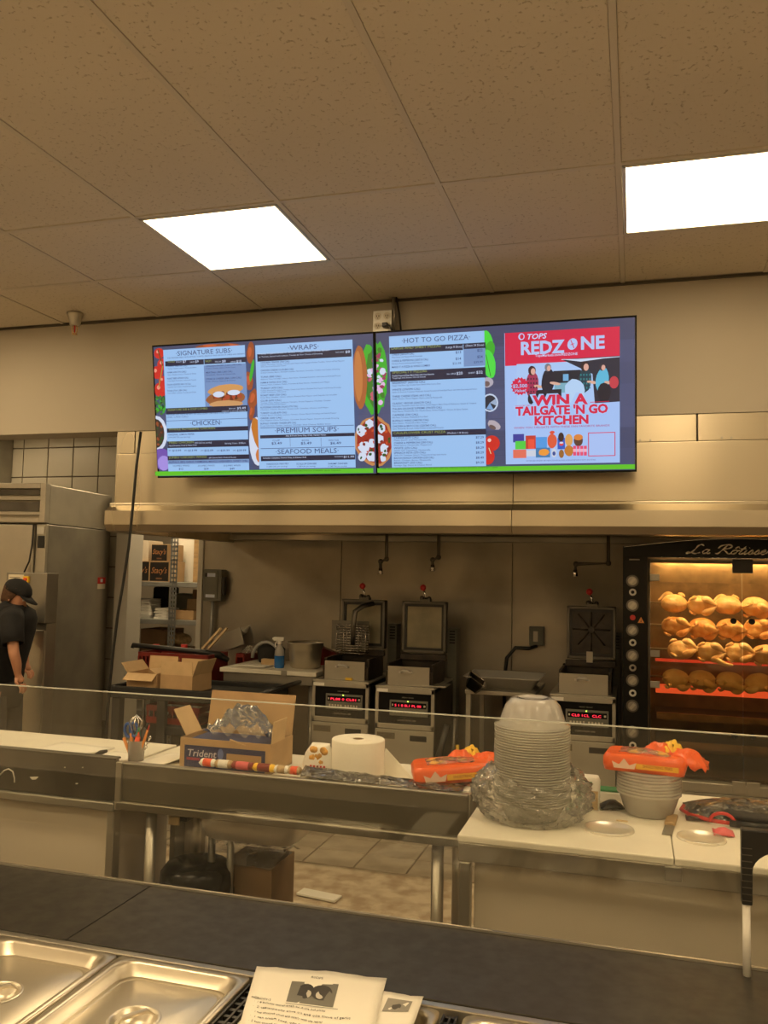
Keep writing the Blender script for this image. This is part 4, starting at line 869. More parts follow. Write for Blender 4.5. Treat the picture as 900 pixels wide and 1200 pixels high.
# ================================================================ PRESSURE FRYERS
def fryer(pxl, pyl, pxr, label, lid, digits, YF=5.4):
    x0 = ax(pxl, pyl, YF); x1 = x0+.395; zt = az(pxl, pyl, YF)
    t = thing('pressure_fryer', label, 'fryer', ((x0+x1)/2, YF+.3, 0)); hw = .1975
    def b_(name, m, q, bev=.003, par=t, **k): return MB().box(*q).build(name, m, par, world=False, bevel=bev, **k)
    y0 = -.3
    b_('body', 'steel_dark', (-hw, hw, y0+.02, .28, .06, zt-.02))
    b_('lower_door', 'steel_fryer', (-hw+.002, hw-.002, y0, y0+.02, .10, zt-.265)); b_('recess_handle', 'black', (.04, .15, y0-.002, y0+.004, zt-.33, zt-.295), 0)
    dp = Pic(); dp.rect(-.18, zt-.325, -.06, zt-.285, srgb(110, 102, 85))
    for k in range(3): dp.line(-.17, zt-.295-k*.01, -.08, zt-.295-k*.01, .002, srgb(60, 55, 45))
    o = dp.build('rating_label', 'flat_print', t); o.location.y = y0-.002
    mb = MB()
    for q in ((-hw, hw, zt-.03, zt), (-hw, hw, zt-.26, zt-.228), (-hw, -hw+.022, zt-.26, zt), (hw-.022, hw, zt-.26, zt)): mb.box(q[0], q[1], y0, y0+.03, q[2], q[3])
    mb.build('console_frame', 'steel_fryer', t, world=False, bevel=.003)
    c_ = b_('console', 'black_gloss', (-hw+.02, hw-.02, y0+.008, y0+.03, zt-.23, zt-.028), 0)
    b_('control_panel', 'grey_paint', (-.10, .155, y0-.001, y0+.01, zt-.175, zt-.075), .003)
    b_('display', 'black_gloss', (-.088, .145, y0-.003, y0, zt-.122, zt-.088), .001)
    mb = MB()
    vs, fs = textmesh(digits, .021); xs = [v[0] for v in vs]; k_ = .175/(max(xs)-min(xs)); mb.add([(-.065+v[0]*k_, y0-.0045, zt-.115+v[1]) for v in vs], fs); mb.build('led_digits', 'led', t, world=False)
    MB().box(-.082, -.074, y0-.005, y0-.003, zt-.112, zt-.1).build('led_symbol', 'socket', t, world=False); MB().box(.128, .14, y0-.005, y0-.003, zt-.112, zt-.1).build('led_symbol', 'socket', t, world=False)
    MB().box(.020, .027, y0-.005, y0-.001, zt-.084, zt-.078).build('indicator', 'led_green', t, world=False)
    for k in range(10):
        x = -.075+k*.0195+(.012 if k > 4 else 0); b_('key', 'socket', (x, x+.011, y0-.005, y0-.001, zt-.155, zt-.143), .001)
    pp = Pic(); pp.text('COMPUTRON 1000', -.045, zt-.208, .014, srgb(170, 165, 150), width=.12); pp.text('HENNY PENNY', -.02, zt-.062, .011, srgb(140, 135, 120), width=.08); o = pp.build('lettering', 'flat_print', t); o.location.y = y0-.0015+.008
    b_('maker_label', 'foam', (-hw+.01, -hw+.085, y0-.003, y0+.0, zt-.026, zt-.006), 0)
    b_('top_deck', 'steel_fryer', (-hw, hw, y0, .28, zt-.0, zt+.012))
    b_('splash_guard', 'steel_fryer', (-.13 if lid != 3 else -.145, .15, y0+.05, y0+.06, zt+.012, zt+.135), .002)
    if lid == 1: b_('glove', 'yellow_glove', (.02, .07, y0+.035, y0+.05, zt+.012, zt+.03), .004)
    mb = MB(); mb.box(-.05, .04, y0+.03, y0+.05, zt+.095, zt+.105); mb.tube([(-.035, y0+.04, zt+.1), (-.02, y0+.02, zt+.112), (.01, y0+.02, zt+.112), (.03, y0+.04, zt+.1)], .009, 8); mb.build('pull_handle', 'steel_white', t, world=False)
    # kettle
    mb = MB(); mb.box(-.15, .17, y0+.07, y0+.09, zt+.012, zt+.1); mb.box(-.15, -.13, y0+.09, y0+.42, zt+.012, zt+.15); mb.box(.15, .17, y0+.09, y0+.42, zt+.012, zt+.15); mb.box(-.15, .17, y0+.40, y0+.42, zt+.012, zt+.16); mb.build('kettle', 'grease', t, world=False, bevel=.003)
    b_('hinge_bar', 'grease', (-.13, .19, y0+.36, y0+.40, zt+.15, zt+.19))
    # lid standing up
    ly = y0+.37; k_ = (YF+.37)/YF; lw = .155 if lid != 1 else .16; lz0 = zt+.20; lz1 = az(470, 704, YF+.37); cx = .035
    lm = 'grease' if lid == 3 else 'steel_dark'
    L0 = thing_part = MB(); L0.box(cx-lw, cx+lw, ly+.0, ly+.05, lz0, lz1); l_ = L0.build('lid', lm, t, world=False, bevel=.006)
    mb = MB()
    for q in ((cx-lw, cx+lw, lz0, lz0+.018), (cx-lw, cx+lw, lz1-.018, lz1), (cx-lw, cx-lw+.018, lz0, lz1), (cx+lw-.018, cx+lw, lz0, lz1)): mb.box(q[0], q[1], ly-.02, ly, q[2], q[3])
    mb.build('rim', 'steel_dark', l_, world=False, bevel=.003)
    g = MB()
    for q in ((cx-lw+.018, cx+lw-.018, lz0+.018, lz0+.036), (cx-lw+.018, cx+lw-.018, lz1-.036, lz1-.018), (cx-lw+.018, cx-lw+.032, lz0+.03, lz1-.03), (cx+lw-.032, cx+lw-.018, lz0+.03, lz1-.03)): g.box(q[0], q[1], ly-.014, ly-.001, q[2], q[3])
    g.build('gasket', 'black', l_, world=False)
    if lid == 3:
        g = MB(); cz = (lz0+lz1)/2+.02
        for k in range(8):
            a_ = k*PI/4; g.tube([(cx+math.cos(a_)*.02, ly-.008, cz+math.sin(a_)*.02), (cx+math.cos(a_)*.12, ly-.008, cz+math.sin(a_)*.14)], .006, 6)
        g.build('stiffening_ribs', 'grease', l_, world=False)
        b_('lid_face', 'grease', (cx-lw+.03, cx+lw-.03, ly-.006, ly-.001, lz0+.03, lz1-.03), 0, l_)
        b_('tag', 'socket', (cx-.03, cx+.01, ly-.03, ly-.02, lz0-.02, lz0+.05), 0, l_)
    else: b_('lid_face', 'lid_inside', (cx-lw+.034, cx+lw-.034, ly-.005, ly-.001, lz0+.036, lz1-.036), 0, l_)
    # spindle and red ball knob
    mb = MB(); mb.box(cx-.03, cx+.04, ly-.02, ly+.04, lz1, lz1+.016); mb.ball((cx-.02, ly, lz1+.022), .018, 10, 6); mb.ball((cx+.03, ly, lz1+.02), .016, 10, 6); mb.build('latch', 'steel_dark', l_, world=False)
    MB().tube([(cx+.01, ly, lz1+.01), (cx, ly, lz1+.05), (cx-.012, ly, lz1+.085)], .008, 8).build('latch_arm', 'chrome', l_, world=False)
    MB().ball((cx-.014, ly, lz1+.095), .022, 14, 9).build('knob', 'red', l_, world=False)
    # flue
    fl_ = b_('flue', 'grey_paint', (hw-.045, hw+.022, .285, .40, .3, zt+.36)); mb = MB()
    for k in range(5): mb.box(hw-.03, hw+.01, .281, .287, zt+.335-k*.02, zt+.345-k*.02)
    mb.build('vent_slots', 'black', fl_, world=False)
    b_('toe_base', 'black', (-hw+.01, hw-.01, y0+.05, .27, 0, .06))
    if lid == 2: b_('side_shelf', 'steel_fryer', (.1, .26, y0+.04, y0+.2, zt+.014, zt+.022), .002)
    return t, zt, (x0+x1)/2
f_a, zt1, c1 = fryer(366, 798, 432, 'leftmost pressure fryer, wire basket hung on its raised lid', 1, 'PL88 0 CL01')
f_b, zt2, c2 = fryer(440, 805, 510, 'middle pressure fryer, bright square lid raised beside bent conduit wall', 2, '5 1 8 0L1 PL 00')
f_c, zt3, c3 = fryer(644, 815, 716, 'fryer left of the rotisserie with dark greasy raised lid', 3, 'CL0 1CL  CLC')
# wire basket
b0 = at(412, 748, 5.6); t = thing('fry_basket', 'wire fry basket hanging on the leftmost fryer lid', 'basket', (b0.x, 5.62, az(412, 766, 5.6)))
mb = MB(); bw, bd, bh = .105, .035, .19
for k in range(12):
    z = .005+k*bh/11; mb.tube([(-bw, -bd, z), (bw, -bd, z), (bw, bd, z), (-bw, bd, z), (-bw, -bd, z)], .0022, 5)
for k in range(5):
    x = -bw+2*bw*k/4; mb.tube([(x, -bd, bh), (x, -bd, .005), (x, bd, .005), (x, bd, bh)], .0018, 5)
mb.build('mesh', 'chrome', t, world=False)
MB().box(-bw-.06, bw, bd, bd+.004, .02, bh+.03).build('back_plate', 'steel_dark', t, world=False)
MB().tube([(.015, -bd-.01, .06), (.02, -bd-.012, .2), (.03, -bd-.01, .29), (.07, .0, .325), (.13, .06, .345)], .010, 8, flat=1.8).build('handle', 'steel_dark', t, world=False)

# ================================================================ PREP TABLE LEFT OF FRYERS
t = thing('prep_table', 'white-topped prep table against the steel wall under the pot', 'table', (-2.4, 5.8, 0))
boxo('table_top', 'poly', (-2.80, -2.075, 5.5, 6.12, .934, .964), t, .004); boxo('frame', 'steel_dull', (-2.78, -2.09, 5.52, 6.1, .87, .933), t, .003)
for x in (-2.74, -2.13):
    for y in (5.56, 6.06): MB().cyl((x, y, 0), (x, y, .87), .02, 10).build('leg', 'steel_dull', t)
boxo('edge_clip', 'steel_dull', (-2.33, -2.29, 5.493, 5.5, .93, .965), t)
zt = .9645
q = at(356, 770, 5.72); t = thing('steel_pot', 'deep stainless pot on the white prep table', 'pot', (q.x, 5.75, zt))
MB().lathe([(.001, .0), (.095, .0), (.108, .012), (.118, .12), (.120, .135), (.126, .14), (.128, .172), (.134, .178), (.132, .182), (.124, .176), (.115, .13), (.104, .016), (.001, .012)], (0, 0, 0), 32).build('pot_body', 'pan_steel', t, world=False)
t['label'] = 'deep stainless pot on the white prep table'
q = at(330, 770, 5.7); t = thing('spray_bottle', 'spray bottle of blue liquid left of the steel pot', 'bottle', (q.x, 5.66, zt))
MB().lathe([(.001, 0), (.034, 0), (.036, .01), (.036, .085)], (0, 0, 0), 18).build('blue_liquid', 'spray_blue', t, world=False)
MB().lathe([(.036, .086), (.034, .12), (.018, .155), (.014, .17)], (0, 0, 0), 18).build('bottle_shoulder', 'clear_plastic', t, world=False)
mb = MB(); mb.cyl((0, 0, .165), (0, 0, .19), .016, 12); mb.box(-.045, .035, -.012, .012, .19, .215); mb.box(-.055, -.044, -.008, .008, .196, .21); mb.tube([(-.02, 0, .19), (-.035, 0, .165), (-.03, 0, .145)], .005, 6); mb.build('trigger_head', 'foam', t, world=False, bevel=.002)
q = at(316, 765, 5.95); t = thing('helmet_bin', 'black round tub with grey rim behind the spray bottle', 'tub', (q.x, 5.98, zt))
M = Matrix.Rotation(-.5, 3, 'Y')
MB().lathe([(.001, 0), (.09, 0), (.10, .03), (.105, .10), (.07, .13), (.001, .14)], (0, 0, 0), 24).build('tub_body', 'black_matte', t, world=False)
MB().tube([(math.cos(PI*k/10)*.112, -.09, .035+math.sin(PI*k/10)*.12) for k in range(11)], .013, 8).build('rim', 'galv', t, world=False)
q = at(298, 783, 5.62)
mb = grid_cloth(6, 5, lambda a, b: (-.11+a*.22+b*.03, -.07+b*.14, .004+.004*wob(a*3, b*3))); o = mb.build('paper_sheet', 'paper', None, solid=.003); o.location = (q.x-.02, 5.64, zt+.004); tag(o, 'loose paper lying on the prep table left of the spray bottle', 'paper')
tag(boxo('cardboard_tray', 'card_in', (q.x-.03, q.x+.14, 5.80, 5.85, zt, zt+.04), None), 'low tan tray behind the loose paper', 'tray')
q = at(384, 775, 5.9); o = MB().prism([(-.09, 0), (.09, 0), (.09, .09), (-.05, .14), (-.09, .13)], -.03, .03).build('cleaning_box', 'dull_red', None, bevel=.004); o.location = (-2.18, 5.98, zt); tag(o, 'red and grey box behind the steel pot', 'box')

# landing table with steel pan
t = thing('landing_table', 'low steel stand holding a sheet pan beside the middle fryer', 'table', (-.8, 5.75, 0))
boxo('table_top', 'steel_fryer', (-1.05, -.60, 5.5, 6.1, .885, .91), t, .003)
for x in (-1.03, -.63):
    for y in (5.53, 6.05): boxo('leg', 'steel_fryer', (x-.015, x+.015, y-.015, y+.015, 0, .885), t)
boxo('lower_shelf', 'steel_dark', (-1.05, -.60, 5.52, 6.08, .3, .32), t)
t = thing('sheet_pan', 'wide flared stainless pan on the low steel stand', 'pan', (-.83, 5.78, .911)); mb = MB()
mb.loft([mb.rloop(.19, .16, .02, 0), mb.rloop(.24, .21, .02, .075), mb.rloop(.25, .22, .02, .078), mb.rloop(.25, .22, .02, .074), mb.rloop(.235, .205, .02, .07), mb.rloop(.186, .156, .02, .004)], True); mb.build('pan_body', 'steel_white', t, world=False)
q = at(553, 803, 5.5); t = thing('scoop_pan', 'small tilted bright steel pan at the left end of the sheet pan', 'pan', (q.x, 5.47, .925), (0.2, .6, .3)); mb = MB()
mb.loft([mb.rloop(.04, .05, .012, 0), mb.rloop(.06, .075, .014, .075), mb.rloop(.064, .08, .014, .077), mb.rloop(.056, .07, .012, .072), mb.rloop(.036, .046, .01, .004)], True); mb.build('pan_body', 'chrome', t, world=False)
# mop bucket handles between the fryers
q = at(520, 855, 5.35); t = thing('mop_wringer', 'dark mop wringer with handles beside the middle fryer', 'wringer', (-1.135, 5.42, 0)); mb = MB()
MB().tube([(-.08, -.05, .3), (-.05, -.06, .5), (0, -.05, .7)], .022, 10).build('lever', 'black', t, world=False)
MB().tube([(.03, -.04, .3), (.04, -.05, .5), (.05, -.05, .74)], .012, 8).build('lever', 'steel_dark', t, world=False)
MB().box(-.085, .075, -.1, .08, .001, .32).build('bucket', 'black_matte', t, world=False, bevel=.02)
MB().tube([(.06, -.05, .3), (.07, -.05, .45), (.065, -.04, .58)], .012, 8).build('lever', 'yellow_glove', t, world=False)

# ================================================================ ROTISSERIE OVEN
RY = 5.3; rx0, rx1 = -.066, 1.24; rz = lambda y: 1.636-(y-680)*.004994
ro = thing('rotisserie_oven', 'tall black rotisserie oven with glass doors and lit chickens', 'oven', (.59, RY+.4, 0))
def rb(name, m, b, bev=.003, **k): return boxo(name, m, b, ro, bev, **k)
rb('control_panel', 'black_gloss', (rx0, .075, RY, RY+.85, .30, 1.78), .004)
rb('right_column', 'black_gloss', (1.10, rx1, RY, RY+.85, .30, 1.78), .004)
arch = [(rx0, 1.775)]+[(rx0+(rx1-rx0)*k/16, 1.838+.055*math.sin(PI*k/16)) for k in range(17)]+[(rx1, 1.775)]
MB().prism(arch, RY-.01, RY+.02).build('header', 'black_gloss', ro, bevel=.002)
MB().tube([(rx0+.005+(rx1-rx0-.01)*k/16, RY-.012, 1.834+.055*math.sin(PI*k/16)) for k in range(17)], .0035, 6).build('header_trim', 'chrome', ro)
rb('roof', 'steel_dark', (rx0, rx1, RY+.02, RY+.85, 1.78, 1.81))
rb('rear_wall', 'oven_in', (.075, 1.1, RY+.72, RY+.75, .5, 1.78), 0); rb('back_panel', 'steel_dark', (.075, 1.1, RY+.76, RY+.85, .3, 1.78), 0)
rb('side_lining', 'oven_in', (.076, .08, RY+.03, RY+.72, .5, 1.78), 0); rb('side_lining', 'oven_in', (1.094, 1.099, RY+.03, RY+.72, .5, 1.78), 0)
rb('roof_lining', 'oven_in', (.08, 1.094, RY+.03, RY+.72, 1.765, 1.779), 0)
rb('inner_valance', 'oven_in', (.08, 1.094, RY+.10, RY+.11, 1.63, 1.765), 0)
rb('drip_tray', 'oven_dark', (.08, 1.094, RY+.04, RY+.72, .5, .52), 0)
for z in (.83, .665): rb('tray_edge', 'oven_in', (.13, 1.08, RY+.22, RY+.24, z-.03, z+.01), 0); rb('tray', 'oven_dark', (.13, 1.08, RY+.24, RY+.7, z-.03, z-.02), 0)
rb('base_rail', 'steel', (rx0, rx1, RY-.02, RY+.1, .44, .495)); rb('base_rail', 'steel_dull', (rx0, rx1, RY-.01, RY+.1, .36, .435)); rb('base', 'black', (rx0+.02, rx1-.02, RY+.03, RY+.84, .0, .36))
# doors
for a, b in ((.094, .588), (.596, 1.09)):
    d_ = rb('glass_door', 'oven_glass', (a, b, RY-.004, RY+.002, .51, 1.755), 0)
    sx = b-.045 if a < .3 else a+.045
    for z in (rz(724), rz(853)):
        mb = MB(); mb.cyl((sx, RY-.035, z), (sx, RY-.005, z), .0165, 14); mb.build('door_knob', 'black_gloss', d_)
for y_ in (676, 765, 801): rb('hinge', 'steel_dull', (.088, .142, RY-.012, RY-.005, rz(y_)-.02, rz(y_)+.02), .006)
rb('top_latch', 'black', (.54, .65, RY-.02, RY-.005, 1.69, 1.77), .003)
for (a, b) in ((.53, .60), (.605, .675)): hp_ = rb('bottom_hinge', 'steel', (a, b, RY-.022, RY-.012, rz(918), rz(904)), .002)
mb = MB(); mb.tube([(.083, RY-.005, .5), (.083, RY-.005, 1.765)], .006, 6); mb.build('door_edge', 'steel_dark', ro)
for y_ in (680.7, 709.6, 738.8, 768.6, 797.7, 827.5, 857.8):
    z = rz(y_); k_ = MB(); k_.cyl((0-.012, RY-.008, z), (-.012, RY, z), .036, 24); kb = k_.build('knob', 'steel_dark', ro)
    MB().cyl((-.012, RY-.022, z), (-.012, RY-.008, z), .026, 20, ).build('knob_cap', 'steel_dull', kb); MB().box(-.020, -.004, RY-.030, RY-.022, z-.018, z+.018, Matrix.Translation((-.012, 0, z)) @ Matrix.Rotation(.7, 4, 'Y') @ Matrix.Translation((.012, 0, -z))).build('knob_grip', 'steel', kb)
for y_ in (694, 753.5, 783, 812.5, 873):
    z = rz(y_); mb = MB(); mb.lathe([(.010, 0), (.020, 0), (.021, .006), (.010, .006), (.010, 0)], (0, 0, 0), 18, M=Matrix.Rotation(PI/2, 3, 'X')); mb.v = [(v[0]-.010, v[1]+RY-.001, v[2]+z) for v in mb.v]; mb.build('indicator_ring', 'steel_white' if y_ != 783 else 'steel_dull', ro)
MB().cyl((-.010, RY-.012, rz(724)), (-.010, RY, rz(724)), .016, 16).build('stop_button', 'red', ro)
MB().prism([(.018, rz(730)), (.056, rz(730)), (.037, rz(723))], RY-.004, RY).build('warning_triangle', 'orange_pen', ro)
MB().prism([(.034, rz(729)), (.040, rz(729)), (.037, rz(725))], RY-.006, RY-.004).build('warning_mark', 'black', ro)
MB().box(-.03, .03, RY-.003, RY, rz(656), rz(654.5)).build('name_strip', 'steel_dull', ro)
# heaters, lamps
for z in (rz(803)-.055,): rb('heating_tube', 'heater', (.13, 1.06, RY+.50, RY+.52, z-.045, z+.01), .006)
rb('heating_tube', 'heater_dim', (.13, 1.06, RY+.56, RY+.57, 1.115, 1.135), .004)
for x in (.2, .45, .7, .95): MB().ball((x, RY+.17, 1.735), (.05, .03, .012), 12, 8).build('oven_lamp', 'lamp_warm', ro)
MB().box(.12, 1.07, RY+.035, RY+.055, 1.752, 1.760).build('lamp_tube', 'lamp_warm', ro); rb('lamp_shield', 'steel_dark', (.08, 1.094, RY+.018, RY+.022, 1.742, 1.765), 0)
# header writing: strokes of a script hand
def stroke(pts):
    pts = [Vector(p_) for p_ in pts]; out = []
    for i in range(len(pts)-1):
        p0 = pts[max(i-1, 0)]; p1 = pts[i]; p2 = pts[i+1]; p3 = pts[min(i+2, len(pts)-1)]
        for k in range(5):
            t_ = k/5; out.append(.5*((2*p1)+(p2-p0)*t_+(2*p0-5*p1+4*p2-p3)*t_*t_+(3*p1-p0-3*p2+p3)*t_**3))
    return out+[pts[-1]]
GL = {'L': (1.0, [[(.95, .85), (.75, 1.0), (.55, .85), (.45, .45), (.25, .08), (.0, .02), (.05, .16), (.3, .1), (.6, .0), (.9, .12)]]),
      'R': (1.05, [[(.1, .6), (.25, .9), (.7, 1.0), (.95, .85), (.8, .6), (.45, .5), (.7, .25), (.95, .0), (1.1, .1)], [(.62, .95), (.45, .5), (.25, .05), (.05, .05)]]),
      'a': (.5, [[(.42, .42), (.2, .45), (.05, .2), (.12, .02), (.3, .1), (.45, .44), (.36, .1), (.45, .0), (.56, .12)]]),
      'o': (.46, [[(.3, .45), (.1, .35), (.04, .1), (.18, .0), (.36, .15), (.38, .38), (.28, .45), (.34, .36), (.54, .38)], [(.16, .6), (.34, .78), (.44, .6)]]),
      't': (.36, [[(.34, .85), (.16, .3), (.12, .05), (.24, .0), (.38, .12)], [(.05, .55), (.42, .58)]]),
      'i': (.28, [[(.16, .44), (.06, .12), (.12, .0), (.3, .14)], [(.24, .66), (.26, .69)]]),
      's': (.40, [[(.0, .05), (.22, .46), (.3, .2), (.2, .0), (.04, .06)], [(.2, .0), (.42, .12)]]),
      'e': (.40, [[(.05, .2), (.28, .3), (.26, .46), (.1, .36), (.06, .1), (.2, .0), (.42, .14)]]),
      'r': (.36, [[(.0, .1), (.16, .48), (.34, .42), (.22, .1), (.26, .0), (.38, .12)]])}
mb = MB(); x = ax(804, 650, RY); zb = 1.80; hS = .062
seq = 'La Rotisserie'; total = sum((GL[c][0] if c != ' ' else .3) for c in seq); ks = .50/total*1.02
for ch in seq:
    if ch == ' ': x += .35*ks; continue
    wd_, st_ = GL[ch]
    for s_ in st_:
        ptsx = stroke([(x+(p_[0]+p_[1]*.30)*ks, RY-.014, zb+p_[1]*hS*.85) for p_ in s_]); rr_ = [.0017+.0027*abs(math.sin(i*.45)) for i in range(len(ptsx))]; mb.tube(ptsx, rr_, 5)
    x += wd_*ks
mb.build('script_lettering', 'sign_letter', ro, label='script lettering on the header')
# spits and chickens
rowz = [(rz(708)+.012, .0), (rz(735.5), .02), (rz(764), .0), (rz(796.5)+.02, -.02)]
ZR = []
for k, (zz, dy) in enumerate([(708, -.0), (734.5, .0), (763, 0), (796, 0)]):
    Yc = (5.60, 5.55, 5.50, 5.56)[k]; ZR.append((az(840, zz, Yc), Yc))
for (z, Yc) in ZR:
    MB().cyl((.082, Yc, z), (1.092, Yc, z), .006, 8).build('spit', 'steel', ro)
def chicken(m, label, seed):
    q = random.Random(seed); t = thing('chicken', label, 'chicken', (0, 0, 0)); mb = MB(); rings = []
    n = 24; prof = [(-.080, .008), (-.074, .024), (-.060, .040), (-.040, .050), (-.012, .055), (.016, .053), (.040, .046), (.058, .034), (.070, .020), (.076, .006)]
    for (xx, r) in prof:
        ring_ = []
        for k in range(n):
            a = 2*PI*k/n; rr_ = r*(1+.14*math.exp(-((a-PI/2-.55)**2)*3)+.14*math.exp(-((a-PI/2+.55)**2)*3)-.14*math.exp(-((a-PI/2)**2)*14)+.07*wob(xx*60, math.cos(a)*3, seed+math.sin(a)*2))
            ring_.append(Vector((xx+.006*wob(a*2, seed), -math.sin(a)*rr_, math.cos(a)*rr_)))
        rings.append(ring_)
    mb.loft(rings); mb.build('carcass', m, t, world=False, subdiv=1)
    for s_ in (-1, 1):
        mb = MB(); mb.tube([(.000, -.026, s_*.036), (.030, -.046, s_*.040), (.050, -.052, s_*.030), (.072, -.044, s_*.014), (.084, -.034, s_*.008)], [.016, .025, .022, .012, .009], 10); mb.ball((.086, -.033, s_*.008), .010, 8, 6); mb.build('drumstick', m, t, world=False, subdiv=1)
        mb = MB(); mb.tube([(-.052, -.020, s_*.040), (-.026, -.036, s_*.052), (-.050, -.050, s_*.046), (-.072, -.038, s_*.030)], [.012, .015, .012, .006], 8); mb.build('wing', m, t, world=False, subdiv=1)
    return t
protos = {}
rn = ['top', 'second', 'third', 'lowest']; pos = ['leftmost', 'second from left', 'third from left', 'fourth from left', 'rightmost, cut by the photo edge']
tone = ['pale golden', 'browned', 'golden', 'pale yellow']
mt_ = ['chicken', 'chicken_dark', 'chicken', 'chicken_pale']
for k, (z, Yc) in enumerate(ZR):
    m = mt_[k]
    for i in range(6):
        lab = '%s chicken on the %s spit, %s' % (tone[k], rn[k], (pos+['beyond the photo edge'])[i])
        if m not in protos: protos[m] = o = chicken(m, lab, 3+k)
        else: o = copy_thing(protos[m], label=lab)
        x = (.235, .24, .275, .24)[k]+i*.156+R.uniform(-.004, .004)
        o.location = (x, Yc, z-.005); flip = R.choice([0, PI]) if k != 0 else (0 if i % 2 else PI)
        o.rotation_euler = Euler((R.uniform(-.9, .9)+(k == 3)*1.2, 0, flip)) ; o.scale = (.98, 1.02, 1.05)
        o['group'] = 'chickens roasting on the spits'
# one hanging leg
q = at(848, 777, 5.44); o = thing('roast_piece', 'loose drumstick hanging under the third spit of chickens', 'chicken', q)
MB().tube([(-.045, .0, .03), (-.03, 0, .01), (.0, 0, -.005), (.035, 0, -.012), (.055, 0, -.010)], [.012, .020, .016, .008, .009], 10).build('drumstick', 'chicken_pale', o, world=False, subdiv=1)

# ================================================================ BLACK UTILITY CART WITH CARTONS, RED CARTS
CY0, CY1, cz = 4.88, 5.42, .885
cx0, cx1 = ax(128, 800, 4.9), ax(300, 812, 4.9)
t = thing('utility_cart', 'black plastic utility cart holding two open cartons', 'cart', ((cx0+cx1)/2, 5.1, 0))
boxo('tray_floor', 'black_matte', (cx0+.02, cx1-.02, CY0+.02, CY1-.02, cz-.05, cz-.03), t)
mb = MB()
for b_ in ((cx0, cx1, CY0, CY0+.03), (cx0, cx1, CY1-.03, CY1), (cx0, cx0+.03, CY0, CY1), (cx1-.03, cx1, CY0, CY1)): mb.box(*b_, cz-.075, cz)
mb.build('tray_rim', 'black_matte', t, bevel=.008)
for x in (cx0+.03, cx1-.09):
    for y in (CY0+.01, CY1-.07): boxo('leg', 'black_matte', (x, x+.06, y, y+.06, .12, cz-.076), t, .006)
boxo('middle_leg', 'black_matte', (cx0+.36, cx0+.42, CY0+.01, CY0+.05, .3, cz-.076), t, .006)
zmid = az(240, 847, 5.1); boxo('lower_tray', 'black_matte', (cx0+.36, cx1, CY0+.03, CY1-.03, zmid-.06, zmid), t, .01)
for x in (cx0+.06, cx1-.06):
    for y in (CY0+.05, CY1-.05): MB().cyl((x-.0, y-.02, .055), (x, y+.02, .055), .055, 16).build('wheel', 'black', t); MB().cyl((x, y, .06), (x, y, .255), .012, 8).build('caster_stem', 'steel_dark', t)
MB().tube([(cx1, CY0+.03, cz-.01), (cx1+.10, CY0+.05, cz+.03), (cx1+.13, CY0+.25, cz+.04), (cx1+.10, CY1-.05, cz+.03), (cx1, CY1-.03, cz-.01)], .014, 8).build('push_handle', 'black', t)
rb0 = at(181, 822, 5.1); rb1 = at(240, 845, 5.1)
t = thing('red_crate', 'dark red plastic crate on the lower tray of the black cart', 'crate', ((rb0.x+rb1.x)/2+.03, 5.1, zmid+.001)); hw = (rb1.x-rb0.x)/2; z1 = rb0.z-zmid
mb = MB(); mb.box(-hw, hw, -.14, .14, 0, .01)
for s_ in (-1, 1): mb.box(-hw, hw, s_*.14-.004, s_*.14+.004, z1-.035, z1); mb.box(s_*hw-.004, s_*hw+.004, -.14, .14, z1-.035, z1); mb.box(-hw, hw, s_*.14-.004, s_*.14+.004, 0, .04)
mb.build('crate_shell', 'dull_red', t, world=False)
for k in range(9):
    x = -hw+.004+k*(2*hw-.018)/8; MB().box(x, x+.01, -.144, -.137, .04, z1-.035).build('slat', 'dull_red', t, world=False)
tz = cz-.029
a = at(150, 788, 4.95); b = at(184.5, 806, 4.95)
carton('open_carton', 'open brown carton on the cart, left one with folded-out flaps', a.x, b.x-.002, 4.94, 5.2, tz, a.z, flaps=(('f', 125, .07), ('l', 40, .08), ('b', 8, .09), ('r', -60, .06)))
a = at(185, 775, 4.95); b = at(221, 806, 4.95)
qq = carton('open_carton', 'open brown carton on the cart, right one with round mark on flap', b.x-.20, b.x+.03, 4.94, 5.2, tz, az(190, 790, 4.95)+.0, flaps=(('f', 0, .085), ('b', 5, .08), ('r', 20, .10)))
